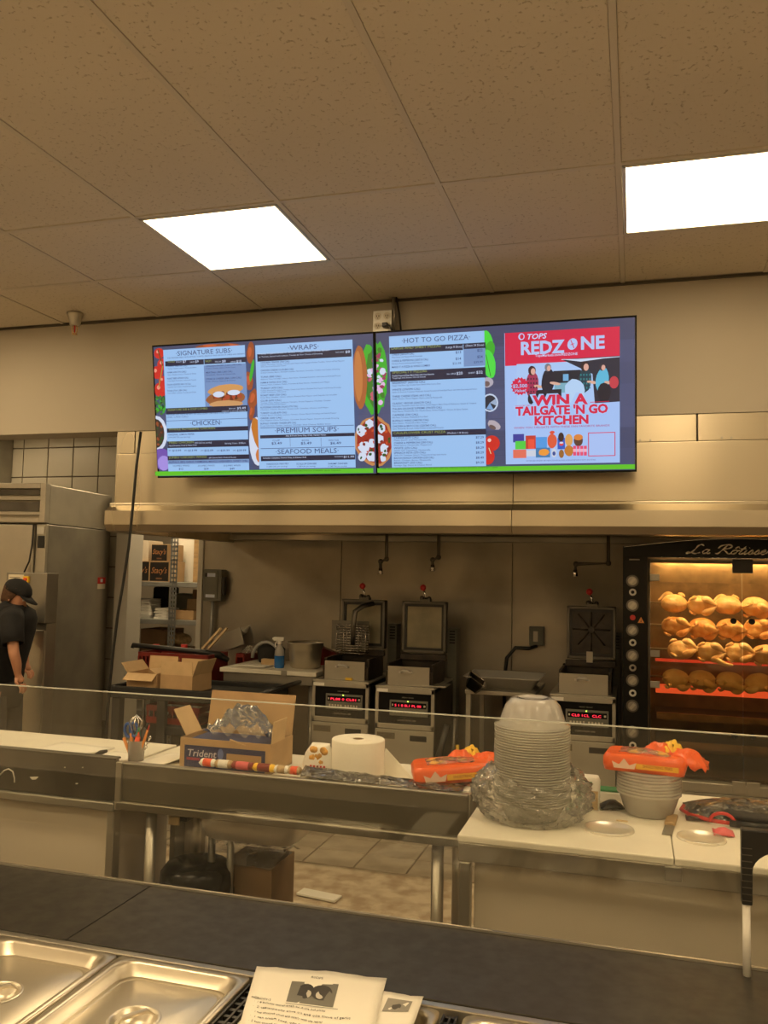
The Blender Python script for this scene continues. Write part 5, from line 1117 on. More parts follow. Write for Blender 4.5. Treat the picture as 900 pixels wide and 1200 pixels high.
# red shopping carts behind
def red_cart(x0, x1, y, z0, z1, label, handle):
    t = thing('shopping_cart', label, 'cart', ((x0+x1)/2, y+.15, 0)); hw = (x1-x0)/2
    mb = MB(); mb.box(-hw, hw, -.15, .15, z0, z0+.01)
    for s_ in (-1, 1): mb.box(-hw, hw, s_*.15-.006, s_*.15+.006, z1-.03, z1); mb.box(-hw, hw, s_*.15-.006, s_*.15+.006, z0, z0+.03); mb.box(s_*hw-.006, s_*hw+.006, -.15, .15, z0, z1)
    mb.build('basket', 'dull_red', t, world=False)
    n = int(hw*2/.03)
    for k in range(n+1):
        x = -hw+2*hw*k/n; MB().box(x-.006, x+.006, -.155, -.147, z0+.03, z1-.03).build('slat', 'dull_red', t, world=False)
    for sx in (-1, 1):
        for sy in (-1, 1): MB().tube([(sx*(hw-.03), sy*.12, z0), (sx*(hw-.06), sy*.12, .1)], .012, 8).build('leg', 'steel_dark', t, world=False); MB().cyl((sx*(hw-.06), sy*.12-.015, .05), (sx*(hw-.06), sy*.12+.015, .05), .05, 14).build('wheel', 'black', t, world=False)
    if handle:
        h0 = at(156, 756, y+.1)-t.location; MB().tube([(h0.x-.005, -.05, h0.z-.02), (h0.x, -.05, h0.z), (h0.x+.10, -.05, h0.z-.004), (hw-.12, -.05, h0.z-.025), (hw+.03, -.04, h0.z-.04), (hw+.05, .05, h0.z-.08)], [.014, .018, .018, .02, .026, .02], 10).build('handle', 'black', t, world=False)
        for px_ in (183, 216):
            q_ = at(px_, 755, y+.15)-t.location; MB().cyl((q_.x, .0, q_.z-.04), (q_.x, .0, q_.z), .025, 12).build('cart_cap', 'red', t, world=False)
    return t
a = at(163, 762, 5.5); b = at(243, 790, 5.5)
red_cart(a.x, b.x, 5.5, .80, a.z-.01, 'red plastic cart with black handle behind the open cartons', True)
a = at(249, 765, 5.52); b = at(290, 800, 5.52)
red_cart(a.x-.02, -2.83, 5.95, .72, 1.02, 'dark red cart basket under the big steel scoop', False)
# steel scoop / chute with wooden handles
q = at(256, 765, 5.75); t = thing('flour_scoop', 'large tilted steel pan with clear sides in the red cart', 'scoop', (q.x, 6.0, 1.021), (0, -.32, .0)); mb = MB()
rings = []
for k in range(7):
    u = k/6; rings.append([Vector((-.18+.32*u, -.09+.18*j/8, .03+.07*u+.05*math.sin(PI*j/8)*(-1)+.06)) for j in range(9)])
mb.add([v for r_ in rings for v in r_], [(i*9+j, i*9+j+1, (i+1)*9+j+1, (i+1)*9+j) for i in range(6) for j in range(8)], True)
mb.build('scoop_bowl', 'steel', t, world=False, solid=.004); MB().box(-.18, .15, .09, .094, .03, .17).build('scoop_back', 'steel_dull', t, world=False)
MB().prism([(-.17, .02), (.15, .03), (.15, .16), (.0, .15), (-.1, .1)], -.094, -.09).build('scoop_side', 'steel_dull', t, world=False)
for k in range(2):
    q = at(236+k*10, 745, 5.8); o = MB().box(-.008, .008, -.012, .012, 0, .22).build('wooden_paddle', 'wood_light', None, bevel=.003); o.location = (q.x-.0-.02*k, 5.82, q.z-.10); o.rotation_euler = (0, .75, 0)
    tag(o, ['left wooden paddle handle leaning on the steel scoop', 'right wooden paddle handle leaning on the steel scoop'][k], 'paddle')
q = at(281, 765, 5.75); mb = grid_cloth(10, 8, lambda a, b: (-.07+a*.14, -.04+b*.08, .06*math.sin(PI*a)*math.sin(PI*b)+.012*wob(a*9, b*9))); o = mb.build('plastic_bag', 'film', None); o.location = (q.x, 5.93, 1.03); tag(o, 'crumpled clear plastic beside the steel scoop', 'bag')
q = at(240, 785, 4.9)
pp = Pic(); pp.rect(-.02, 0, .02, .13, srgb(215, 205, 185)); 
for k in range(6): pp.line(-.012, .02+k*.017, .012, .02+k*.017, .003, srgb(90, 85, 80))
o = pp.build('paper_tag', 'flat_print', None); mdl = o.modifiers.new('t', 'SOLIDIFY'); mdl.thickness = .001
o.location = (at(244, 800, 5.23).x, 5.24, tz); o.rotation_euler = (0, -.15, .1); tag(o, 'white printed tag standing at the right carton', 'tag')

# ================================================================ LEFT COUNTER + CENTRE WORK TABLE
t = thing('prep_counter', 'left steel-edged counter with white top and spotted front rail', 'counter', (-3.0, 3.0, 0))
xL = -1.862
boxo('counter_top', 'poly', (-5.2, xL, 2.87, 3.29, .885, .905), t, .004)
boxo('front_rail', 'steel_dark', (-5.2, xL, 2.85, 2.868, .775, .93), t, .004); boxo('rail_cap', 'steel_dark', (-5.2, xL, 2.843, 2.878, .93, .938), t, .003)
boxo('lower_rail', 'steel_dull', (-5.2, xL, 2.84, 2.868, .74, .774), t, .006)
boxo('cabinet', 'cream', (-5.2, xL-.03, 2.91, 3.29, .0, .88), t, .004)
boxo('corner_post', 'steel', (xL-.035, xL-.004, 2.85, 2.90, 0, .775), t, .004)
for (px_, py_, r_, sh_) in ((40, 911, .012, 1.6), (76, 899, .003, 1), (97, 899, .003, 1), (90, 918, .004, 1.5)):
    q = at(px_, py_, 2.849); MB().prism([(q.x-r_*sh_, q.z), (q.x-r_*.6, q.z-r_*.7), (q.x+r_*.7, q.z-r_*.6), (q.x+r_*sh_, q.z+r_*.3), (q.x, q.z+r_*.2)], 2.847, 2.8505).build('splash_mark', 'paper', t)
MB().tube([at(0, 908, 2.849), at(5, 903, 2.849), at(10, 901, 2.849), at(15, 904, 2.849), at(17, 912, 2.849), at(17, 917, 2.849)], .003, 5).build('splash_mark', 'paper', t)
xT0, xT1 = -1.855, -.528
t = thing('work_table', 'long stainless work table with raised front rail and sink', 'table', (-1.2, 3.0, 0))
boxo('table_top', 'poly', (xT0+.01, xT1-.01, 2.87, 3.30, .885, .905), t, .004)
boxo('rail_face', 'steel_rail', (xT0, xT1, 2.85, 2.866, .785, .915), t, .003); boxo('rail_cap', 'steel_dull', (xT0, xT1, 2.842, 2.876, .915, .924), t, .003); boxo('rail_foot', 'steel_rail', (xT0, xT1, 2.836, 2.866, .752, .784), t, .006)
boxo('end_plate', 'steel', (xT0-.004, xT0+.02, 2.838, 2.87, .75, .926), t, .003); boxo('end_plate', 'steel_dull', (xT1, xT1+.008, 2.85, 3.30, .752, .924), t, .003)
for x in (ax(176, 1000, 2.9), ax(513, 1000, 2.9)):
    for y in (2.9, 3.25): MB().cyl((x, y, .0), (x, y, .75 if y < 3 else .884), .021, 14).build('leg', 'steel', t)
boxo('back_frame', 'steel_dull', (xT0+.02, xT1-.02, 3.26, 3.30, .83, .884), t, .003)
s0 = at(243, 950, 3.05); s1_ = at(352, 990, 3.05)
mb = MB(); cxm = (s0.x+s1_.x)/2; hwm = (s1_.x-s0.x)/2
mb.loft([mb.rloop(hwm*.80, .11, .03, .625, 4, cxm, 3.13), mb.rloop(hwm*.96, .15, .05, .645, 4, cxm, 3.13), mb.rloop(hwm, .16, .03, .70, 4, cxm, 3.13), mb.rloop(hwm, .16, .03, .88, 4, cxm, 3.13)], True); mb.build('sink_bowl', 'steel', t)
MB().cyl((cxm-.17, 3.05, .3), (cxm-.17, 3.05, .66), .014, 12).build('drain_pipe', 'steel_dark', t); MB().cyl((cxm-.10, 3.07, .3), (cxm-.10, 3.07, .65), .014, 12).build('drain_pipe', 'steel_dull', t)
for px_ in (205, 323):
    q = at(px_, 960, 2.95); boxo('bracket', 'black', (q.x-.02, q.x+.05, 2.95, 3.2, q.z-.005, q.z+.01), t); boxo('bracket_end', 'wood_light', (q.x-.022, q.x+.022, 2.94, 2.95, q.z-.02, q.z+.012), t, .002)
t = thing('partition_panel', 'pale panel standing under the work table behind the black container', 'panel', (-1.7, 3.4, 0))
boxo('panel_sheet', 'cream_dark', (-1.86, ax(243, 990, 3.4), 3.38, 3.40, 0, .80), t); boxo('panel_edge', 'steel_dull', (-1.885, -1.862, 3.30, 3.42, 0, .8), t)

zT = .9055
# pen cup
q = at(163, 880, 2.97); t = thing('pen_cup', 'clear cup on the white counter holding pens and scissors', 'cup', (q.x, 2.95, zT))
MB().lathe([(.001, 0), (.030, 0), (.033, .08), (.035, .082), (.031, .08), (.028, .004), (.001, .004)], (0, 0, 0), 20).build('cup_wall', 'clear_plastic', t, world=False)
def stick(name, label, cat, dx, dy, lean, leany, L_, r, m, extra=None, grp=None):
    o = thing(name, label, cat, (q.x+dx, 2.95+dy, zT+.006)); o.rotation_euler = (leany, lean, 0)
    MB().cyl((0, 0, 0), (0, 0, L_), r, 8).build('barrel', m, o, world=False)
    if extra: MB().cyl((0, 0, L_), (0, 0, L_+.02), r*.8, 8, .002).build('tip', extra, o, world=False)
    return o
stick('marker', 'black marker leaning right in the pen cup', 'pen', .004, .0, .28, .0, .13, .010, 'black', 'black')
stick('marker', 'orange-red highlighter in front in the pen cup', 'pen', .0, -.012, .14, .0, .090, .010, 'orange_red', 'orange_red')
stick('pen', 'orange pencil leaning far right in the pen cup', 'pen', .010, -.006, .33, .0, .125, .005, 'orange_pen', 'red')
stick('marker', 'teal marker in the middle of the pen cup', 'pen', -.006, .004, .12, .05, .105, .009, 'teal', 'green')
stick('wooden_stick', 'wooden stick leaning left in the pen cup', 'stick', -.014, -.006, -.45, .0, .09, .006, 'orange_pen')
stick('wooden_stick', 'second wooden stick upright at the left of the pen cup', 'stick', -.016, .004, -.12, 0, .10, .006, 'orange_pen')
o = thing('scissors', 'blue-handled scissors upside down in the pen cup', 'scissors', (q.x-.012, 2.955, zT+.006)); o.rotation_euler = (0, -.15, 0)
for s_ in (-1, 1):
    MB().tube([(s_*.012+math.cos(2*PI*k/12)*.017, 0, .112+math.sin(2*PI*k/12)*.026) for k in range(13)], .006, 8).build('handle_loop', 'blue', o, world=False)
    MB().box(-.004+s_*.003, .004+s_*.003, -.001, .001, 0.001, .09).build('blade', 'chrome', o, world=False)
o = thing('whisk', 'shiny tangled metal whisk standing out of the pen cup', 'whisk', (q.x-.022, 2.965, zT+.006)); o.rotation_euler = (0, .05, 0); mb = MB()
for k in range(5):
    a = PI*k/5; mb.tube([(0, 0, .09), (math.cos(a)*.022, math.sin(a)*.022, .12), (math.cos(a)*.026, math.sin(a)*.026, .145), (0, 0, .168), (-math.cos(a)*.026, -math.sin(a)*.026, .145), (-math.cos(a)*.022, -math.sin(a)*.022, .12), (0, 0, .09)], .0022, 5)
mb.build('wires', 'chrome', o, world=False); MB().cyl((0, 0, 0), (0, 0, .09), .005, 8).build('handle', 'chrome', o, world=False)
o = thing('key_chain', 'small silver chain hooked on the right of the pen cup', 'chain', (q.x+.034, 2.95, zT+.04)); o.rotation_euler = (0, .4, 0)
for k in range(6): MB().tube([(math.cos(2*PI*j/8)*.006*(1 if k % 2 else .3), math.sin(2*PI*j/8)*.006*(.3 if k % 2 else 1), .01+k*.010+math.sin(2*PI*j/8)*.004) for j in range(9)], .0015, 5).build('link', 'chrome', o, world=False)
# papers, folder
def sheet(name, pts, z, label, m='paper', cat='paper', th=.0015, curl=0):
    c = sum((Vector(p_) for p_ in pts), Vector((0, 0)))/len(pts)
    def fn(a, b):
        p0 = Vector(pts[0]).lerp(Vector(pts[1]), a); p1 = Vector(pts[3]).lerp(Vector(pts[2]), a); p_ = p0.lerp(p1, b)-c; return (p_.x, p_.y, th+.0012*wob(a*3, b*3)+curl*a*a*b+.0012)
    o = grid_cloth(8, 8, fn).build(name, m, None, solid=th); o.location = (c.x, c.y, z); return tag(o, label, cat)
sheet('paper_sheet', [(-2.35, 2.90), (-2.10, 2.89), (-2.05, 3.12), (-2.32, 3.14)], zT+.001, 'large white sheet lying left on the white counter')
sheet('paper_sheet', [(-2.05, 2.88), (-1.87, 2.88), (-1.87, 3.05), (-2.02, 3.07)], zT+.001, 'white sheet lying left of the pen cup')
sheet('paper_sheet', [(-1.84, 2.89), (-1.72, 2.89), (-1.60, 3.13), (-1.80, 3.10)], zT+.001, 'white sheet with lifted corner right of the pen cup', curl=.03)
o = MB().tube([at(110, 885, 2.93), at(118, 882, 2.93), at(125, 880, 2.93)], [.004, .010, .006], 8).build('cutter', 'black', None); tag(o, 'black and red cutter lying left of the pen cup', 'cutter')
# gum carton: printed blue, open flaps
bx0, bx1, by0, by1 = -1.645, -1.275, 2.93, 3.14; bh = .11
q = carton('gum_carton', 'brown and blue printed carton with raised back flap on the table', bx0, bx1, by0, by1, zT, zT+bh, 'card', flaps=(('b', 12, .15), ('l', -25, .0), ), mi='card')
M = Matrix.Translation((bx0-q.location.x, 0, bh)) @ Matrix.Rotation(-.55, 4, 'Y')
MB().box(-.002, .002, -.06, .06, 0, .11, M).build('flap', 'card_in', q, world=False)
M = Matrix.Translation((.05, -.105, bh)) @ Matrix.Rotation(.25, 4, 'Y') @ Matrix.Rotation(-2.7, 4, 'X')
MB().box(-.03, .035, -.002, .002, 0, .07, M).build('flap', 'card_in', q, world=False)
M = Matrix.Translation((.185, 0, bh)) @ Matrix.Rotation(.1, 4, 'Y'); MB().box(-.002, .002, -.10, .02, 0, .08, M).build('flap', 'card_in', q, world=False)
pp = Pic(.0003); pp.rect(-.165, .005, .165, bh-.025, srgb(40, 48, 90)); pp.text('Trident', -.155, .045, .036, srgb(190, 190, 205), width=.12, bold=.01, shear=.15); pp.rect(-.155, .03, -.10, .04, srgb(150, 60, 80)); pp.rect(.01, .03, .15, .065, srgb(170, 140, 100)); pp.ell(-.015, .06, .012, .02, srgb(90, 110, 170))
o = pp.build('printed_front', 'flat_print', q); o.location = (0, -.1062, 0)
MB().box(-.17, .17, -.09, .09, .07, .10).build('blue_sleeve', 'blue_print', q, world=False, bevel=.004)
mb = grid_cloth(22, 16, lambda a, b: (-.13+a*.27, -.07+b*.15, .10*math.sin(PI*min(1, a*1.05))*math.sin(PI*b)*(.7+.5*a)+.022*wob(a*16, b*13)+.01)); o = mb.build('plastic_bag', 'film', None); o.location = (q.location.x+.02, q.location.y-.005, zT+bh+.012); tag(o, 'crumpled clear bag puffing out of the gum carton', 'bag')
# wrapped bars along the rail
cols = [('foam', 'orange_red'), ('beige_pkt', 'foam'), ('dull_red', 'pink_print'), ('yellow_pack', 'dull_red'), ('foam', 'beige_pkt'), ('beige_pkt', 'orange_red')]
xs_ = [235, 252, 272, 297, 322, 338, 352]; nm = ['white and orange wrapped bar, leftmost on the steel rail', 'pale tan wrapped bar second from left on the rail', 'dark red wrapped bar in the middle of the rail row', 'yellow wrapped bar with red print in the rail row', 'white wrapped bar right of the yellow one', 'tan striped wrapped bar at the right end of the row']
for k in range(6):
    a = at(xs_[k], 894+k*2, 2.885); b = at(xs_[k+1]-1, 896+k*2, 2.885); c = (a+b)/2; L_ = b.x-a.x
    t = thing('candy_bar', nm[k], 'candy bar', (c.x, 2.892, .925)); M = Matrix.Rotation(PI/2, 3, 'Y'); rh = .0155
    mb = MB(); mb.loft([[Vector((xx, math.cos(2*PI*j/10)*rw, rh+math.sin(2*PI*j/10)*rz_)) for j in range(10)] for xx, rw, rz_ in ((-L_/2-.004, .015, .002), (-L_/2, .013, .012), (-L_/2+.005, .0152, .0148), (L_/2-.005, .0152, .0148), (L_/2, .013, .012), (L_/2+.004, .015, .002))]); mb.build('wrapper', cols[k][0], t, world=False)
    mb = MB(); mb.loft([[Vector((xx, math.cos(2*PI*j/10)*.0153, rh+math.sin(2*PI*j/10)*.0149)) for j in range(10)] for xx in (-L_*.30, L_*.30)]); bb = mb.build('printed_band', cols[k][1], t, world=False)
# bagged food
q = at(372, 893, 2.98); t = thing('bread_bag', 'white bag with red stripes and browned food beside the paper roll', 'bag', (q.x, 2.99, zT)); 
def pillow(rx, ry, rz_, n=18, m=12, sd=0, amp=.08): return MB().ball((0, 0, rz_), (rx, ry, rz_), n, m)
mb = MB(); mb.loft([ring((0, 0, 0), .055, .03, 16), ring((0, 0, .04), .062, .036, 16), ring((.004, 0, .08), .056, .034, 16), ring((.006, 0, .105), .04, .026, 16), ring((.01, 0, .118), .035, .008, 16)]); mb.build('bag_body', 'foam', t, world=False)
mb = MB(); [mb.ball((.008+R.uniform(-.024, .024), -.024, .075+R.uniform(-.02, .024)), (.014, .012, .012), 8, 6) for _ in range(12)]; mb.build('food', 'fries', t, world=False)
for k in range(5): MB().box(-.018+k*.013, -.012+k*.013, -.041, -.036, .005, .045).build('red_stripe', 'red' if k != 2 else 'dull_red', t, world=False)
# paper towel roll
q = at(419.5, 890, 3.02); t = thing('paper_roll', 'big white paper towel roll standing on the work table', 'paper roll', (q.x, 3.02, zT)); rr0 = .096; hh = az(420, 868, 2.98)-zT
MB().lathe([(.02, .0), (rr0, 0), (rr0+.001, .004), (rr0+.001, hh-.004), (rr0-.002, hh), (.021, hh), (.020, hh-.001)], (0, 0, 0), 48).build('roll', 'paper_roll', t, world=False)
MB().lathe([(.0205, .002), (.0205, hh-.003), (.018, hh-.003), (.018, .002), (.0205, .002)], (0, 0, 0), 20).build('core', 'card_dark', t, world=False)
# sheet leaning right of roll
a = at(452, 878, 3.12); b = at(452, 912, 3.05); c = at(486, 917, 3.0)
o = MB().add([(a.x, 3.12, a.z+.005), (a.x-.01, 3.10, zT+.003), (c.x+.01, 3.0, zT+.003)], [(0, 1, 2)]).build('card_sheet', 'paper', None, solid=.002); tag(o, 'white triangular paper standing between roll and orange pack', 'paper')
# dark film package draped over the rail
def filmfn(a, b): return (-1.13+a*.58, 2.86+b*.09, .928+.028*math.sin(PI*b)*(1-.75*a)+.004*wob(a*20, b*6))
o = grid_cloth(40, 8, filmfn).build('film_wrap', 'film_dark', None); tag(o, 'dark shiny plastic film bunched along the steel rail', 'film')
t = thing('steel_spoon', 'steel ladle bowl lying under the dark film', 'ladle', (-1.09, 2.93, .906)); MB().lathe([(.001, .0), (.03, .004), (.045, .018), (.048, .022), (.001, .03)], (0, 0, 0), 20, sx=1.3).build('bowl', 'pan_steel', t, world=False)
def orange_pack(name, label, c, rot, L_, W_, H_, tail):
    t = thing(name, label, 'food pack', c, rot); mb = MB(); mb.loft([mb.rloop(L_*.97, W_*.95, .02, 0), mb.rloop(L_, W_, .025, H_*.3), mb.rloop(L_, W_, .025, H_*.75), mb.rloop(L_*.93, W_*.9, .03, H_)], True); mb.build('wrapper', 'orange_pack', t, world=False)
    mb = grid_cloth(12, 8, lambda a, b: (-L_*.62+a*L_*1.25, -W_*.6+b*W_*1.2, H_+.002+.004*wob(a*8, b*6)+.01*math.sin(PI*a)*math.sin(PI*b))); mb.build('clear_window', 'film', t, world=False)
    mb = MB()
    for k in range(9): mb.ball((R.uniform(-L_*.5, L_*.5), R.uniform(-W_*.4, W_*.4), H_+.002), (.020, .014, .007), 8, 5)
    mb.build('fries', 'fries', t, world=False)
    q_ = Pic(.0004); q_.rect(-.02, .012, L_*.85, H_*.55, srgb(240, 180, 50)); q_.text('SHOESTRING FRIES', .0, .018, .012, srgb(150, 40, 20), width=L_*.7); q_.poly([(-L_*.7, .01), (-L_*.2, .01), (-L_*.15, H_*.6), (-L_*.32, H_*.42), (-L_*.45, H_*.8), (-L_*.58, H_*.42), (-L_*.75, H_*.6)], srgb(235, 200, 180)); o = q_.build('print', 'flat_print', t); o.location = (0, -W_-.0012, 0)
    # twisted end of the wrapper
    sx, sy = tail
    def crump(nm, m, cx_, cy_, w_, d_, h_, sd):
        grid_cloth(16, 14, lambda u, v: (cx_+(u-.5)*w_+.006*wob(v*11, u*7, sd), cy_+(v-.5)*d_+.006*wob(u*12, v*5, sd), H_*.45+h_*math.sin(PI*u)**.6*math.sin(PI*v)**.6+.011*wob(u*13, v*11, sd))).build(nm, m, t, world=False, solid=.002)
    crump('gathered_end', 'orange_pack', sx*L_*.95, sy*W_*.25, .13, .10, .045, 1); crump('torn_end', 'yellow_pack', sx*L_*.62, sy*W_*.75, .085, .07, .062, 2); crump('fold', 'orange_pack', sx*L_*.30, sy*W_*.55, .12, .07, .055, 3)
    return t
c = at(528, 908, 2.98); orange_pack('fries_pack', 'orange food pack lying at the right end of the work table', (c.x-.005, 3.01, .936), (0, -.09, .32), .135, .085, .058, (1, 1))
tag(boxo('towel_pile', 'foam', (-.60, -.535, 2.90, 3.1, zT, .924), None, .006), 'folded white towel under the orange pack', 'towel')

# under the table
q = at(231, 1030, 3.05); t = thing('black_container', 'black ribbed round food container under the work table', 'container', (q.x, 3.05, 0)); zc = az(231, 1005, 3.05)
boxo('upturned_crate', 'steel_dark', (q.x-.12, q.x+.12, 2.95, 3.15, 0, zc-.12), t)
n = 40; mb = MB(); rg = []
for (r_, z) in ((.135, 0), (.138, .03), (.135, .075), (.115, .10), (.06, .112), (.005, .115)):
    rg.append([Vector((math.cos(2*PI*k/n)*r_*(1+(.025 if k % 2 else 0)), math.sin(2*PI*k/n)*r_*(1+(.025 if k % 2 else 0)), zc-.118+z)) for k in range(n)])
mb.loft(rg); mb.build('ribbed_lid', 'black_gloss', t, world=False)
a = at(272, 1055, 3.2); b = at(327, 1012, 3.2)
carton('bin_carton', 'brown carton lined with a clear bag under the sink', a.x-.02, b.x, 3.13, 3.36, 0, b.z, 'card_dark', th=.004)
mb = grid_cloth(20, 10, lambda u, v: (a.x-.10+u*(b.x-a.x+.12), 3.10+v*.28, b.z+.01+.035*math.sin(PI*v)+.014*wob(u*11, v*8))); o = mb.build('bin_liner', 'film', None); tag(o, 'clear crumpled bin liner over the carton under the sink', 'bag')
q = at(376, 1056, 4.25); o = MB().box(-.11, .11, -.04, .04, 0, .012).build('paper_scrap', 'paper', None, bevel=.003); o.location = (at(376, 1056, 4.2).x, 4.17, .016); o.rotation_euler = (0, 0, -.15); tag(o, 'flat white paper scrap lying on the stained floor sheet', 'paper')

# ================================================================ RIGHT COUNTER
t = thing('island_counter', 'right counter with thick white cutting-board top and steel frame', 'counter', (.4, 2.8, 0)); X0 = -.478; X1 = 1.6; sm = .100
boxo('cutting_board', 'poly', (X0, sm-.001, 2.42, 3.14, .90, .92), t, .004); boxo('cutting_board', 'poly', (sm+.001, X1, 2.42, 3.14, .90, .92), t, .004)
boxo('front_frame', 'steel', (X0, X1, 2.43, 2.46, .845, .899), t, .004); boxo('side_frame', 'steel', (X0, X0+.03, 2.46, 3.12, .845, .899), t, .004)
boxo('cabinet', 'cream', (X0+.04, X1, 2.47, 3.10, .05, .86), t, .004); boxo('plinth', 'black', (X0+.06, X1, 2.5, 3.08, 0, .05), t)
for y in (2.43, 3.06): boxo('leg', 'steel', (X0+.004, X0+.036, y, y+.036, 0, .845), t, .004)
q = at(789, 1018, 2.42); boxo('latch_clip', 'steel_dull', (q.x-.022, q.x+.022, 2.412, 2.43, .862, .90), t, .003)
zI = .9205
# nested bowls in a bag with a domed lid on top
bc = Vector((-.298, 2.66, zI)); proto = None; NB = 30; dz = .0076
for k in range(NB):
    lab = 'clear plastic bowl in the tall stack, '+ordn(NB-1-k); lc = (bc.x+R.uniform(-.0015, .0015), bc.y, zI+.0005+k*dz)
    if proto is None:
        proto = thing('plastic_bowl', lab, 'bowl', lc, 0, 'nested clear bowls in the tall stack')
        MB().lathe([(.001, .0), (.070, .0), (.078, .004), (.101, .050)], (0, 0, 0), 40).build('bowl_wall', 'clear_plastic', proto, world=False)
        MB().lathe([(.101, .050), (.1135, .0535), (.1145, .0555), (.1135, .0575), (.101, .056)], (0, 0, 0), 40).build('rim', 'frosted_rim', proto, world=False)
    else: copy_thing(proto, lc, label=lab)
zt_ = zI+(NB-1)*dz+.058
t = thing('dome_lid', 'clear domed lid on top of the tall bowl stack', 'lid', (bc.x, bc.y, zt_)); mb = MB(); n = 64; rg = []
for (r_, z) in ((.113, 0), (.113, .004), (.100, .008), (.094, .03), (.083, .06), (.066, .078), (.045, .084), (.043, .080), (.001, .079)):
    rg.append([Vector((math.cos(2*PI*k/n)*r_*(1-(.05 if (k % 8) in (0, 1) and .02 < z < .075 else 0)), math.sin(2*PI*k/n)*r_*(1-(.05 if (k % 8) in (0, 1) and .02 < z < .075 else 0)), z)) for k in range(n)])
mb.loft(rg, False); mb.build('dome', 'clear_plastic', t, world=False)
def bagfn(u, v):
    a = 2*PI*u; lobe = max(0, math.cos(a-.15))**3*.045+max(0, math.cos(a-3.3))**3*.045
    r_ = .120+.016*math.sin(PI*v)+lobe*math.sin(PI*min(1, v*.85+.1))+.010*wob(u*34, v*12)+.006*wob(u*90, v*29, 2)
    return (bc.x+math.cos(a)*r_, bc.y+math.sin(a)*r_, zI+.003+v*(.135+.022*math.sin(a*2+1))+.006*wob(u*37, v*9)*v)
mb = grid_cloth(181, 26, bagfn); o = mb.build('plastic_sleeve', 'film_white', None); tag(o, 'crumpled clear plastic sleeve around the foot of the bowl stack', 'bag')
# round deli containers
dc = Vector((.043, 2.84, zI)); proto = None
for k in range(8):
    lab = 'clear round tub under the right orange pack, '+ordn(7-k); lc = (dc.x, dc.y, zI+.0005+k*.0095)
    if proto is None:
        proto = thing('deli_tub', lab, 'tub', lc, 0, 'nested clear tubs under the orange pack')
        MB().lathe([(.001, 0), (.066, 0), (.072, .004), (.091, .062)], (0, 0, 0), 36).build('tub_wall', 'clear_plastic', proto, world=False)
        MB().lathe([(.091, .062), (.097, .064), (.098, .069), (.092, .070)], (0, 0, 0), 36).build('rim', 'frosted_rim', proto, world=False)
    else: copy_thing(proto, lc, label=lab)
ztub = zI+7*.0095+.071
orange_pack('fries_pack', 'orange food pack lying on top of the clear tubs', (dc.x-.01, dc.y-.005, ztub), -.12, .122, .075, .050, (1, .6))
# small things
q = at(690, 935, 2.85); t = thing('wipe_tub', 'small white and green tub right of the bowl stack', 'tub', (q.x, 2.84, zI)); mb = MB(); mb.loft([mb.rloop(.034, .026, .01, 0), mb.rloop(.036, .028, .012, .085), mb.rloop(.030, .022, .012, .10)], True); mb.build('tub_body', 'foam', t, world=False)
MB().box(-.037, -.006, -.0295, -.028, .0, .09).build('green_label', 'green', t, world=False); MB().box(.0, .03, -.0295, -.028, .003, .06).build('beige_label', 'beige_pkt', t, world=False); MB().box(-.036, .012, -.031, -.029, .075, .088).build('green_band', 'green', t, world=False)
t = thing('green_box', 'flat green carton lying in front of the white tub', 'box', (q.x-.035, 2.78, zI), .2); MB().box(-.03, .03, -.02, .02, 0, .022).build('carton_body', 'green', t, world=False, bevel=.002)
q = at(717, 940, 2.9); t = thing('black_sachet', 'black plastic sachet lying left of the clear tubs', 'sachet', (q.x, 2.86, zI), .3); mb = grid_cloth(10, 8, lambda a, b: (-.04+a*.08, -.03+b*.06, .004+.022*math.sin(PI*a)*math.sin(PI*b)+.004*abs(wob(a*9, b*8)))); mb.build('sachet_body', 'black_gloss', t, world=False, solid=.003)
tag(boxo('carton_flat', 'foam', (q.x-.05, q.x+.03, 2.93, 3.0, zI, zI+.03), None, .003), 'white box behind the black sachet', 'box'); tag(boxo('green_packet', 'green', (q.x-.04, q.x+.03, 2.94, 2.99, zI+.031, zI+.038), None, .002), 'flat green packet on the white box behind the sachet', 'packet')
q = at(729, 961, 2.72); o = MB().box(-.017, .017, -.003, .003, 0, .004).build('bread_crust', 'wood_light', None, bevel=.001); o.location = (q.x, at(729, 961, 2.72).y+.0, zI); o.location.y = 2.72; tag(o, 'small tan sliver lying on the cutting board', 'crumb')
def lidring(px_, py_, Yv, r_, label, rot=0):
    q = at(px_, py_, Yv); t = thing('round_lid', label, 'lid', (q.x, Yv, zI)); MB().lathe([(.001, .003), (r_*.85, .003), (r_*.9, .008), (r_, .006), (r_*1.02, .001), (r_, .0005)], (0, 0, 0), 32).build('lid_disc', 'clear_lid', t, world=False)
lidring(713, 975, 2.62, .072, 'clear round lid lying left on the cutting board'); lidring(822, 978, 2.62, .066, 'clear round lid lying near the black bag')
# scraper
q = at(785, 960, 2.72); t = thing('bench_scraper', 'steel scraper with tan handle end lying by the clear tubs', 'scraper', (q.x, 2.72, zI), -.12)
MB().box(-.014, .014, -.10, .0, .001, .003).build('blade', 'steel_dull', t, world=False); MB().box(-.016, .016, .0, .10, .0, .012).build('handle', 'wood', t, world=False, bevel=.004)
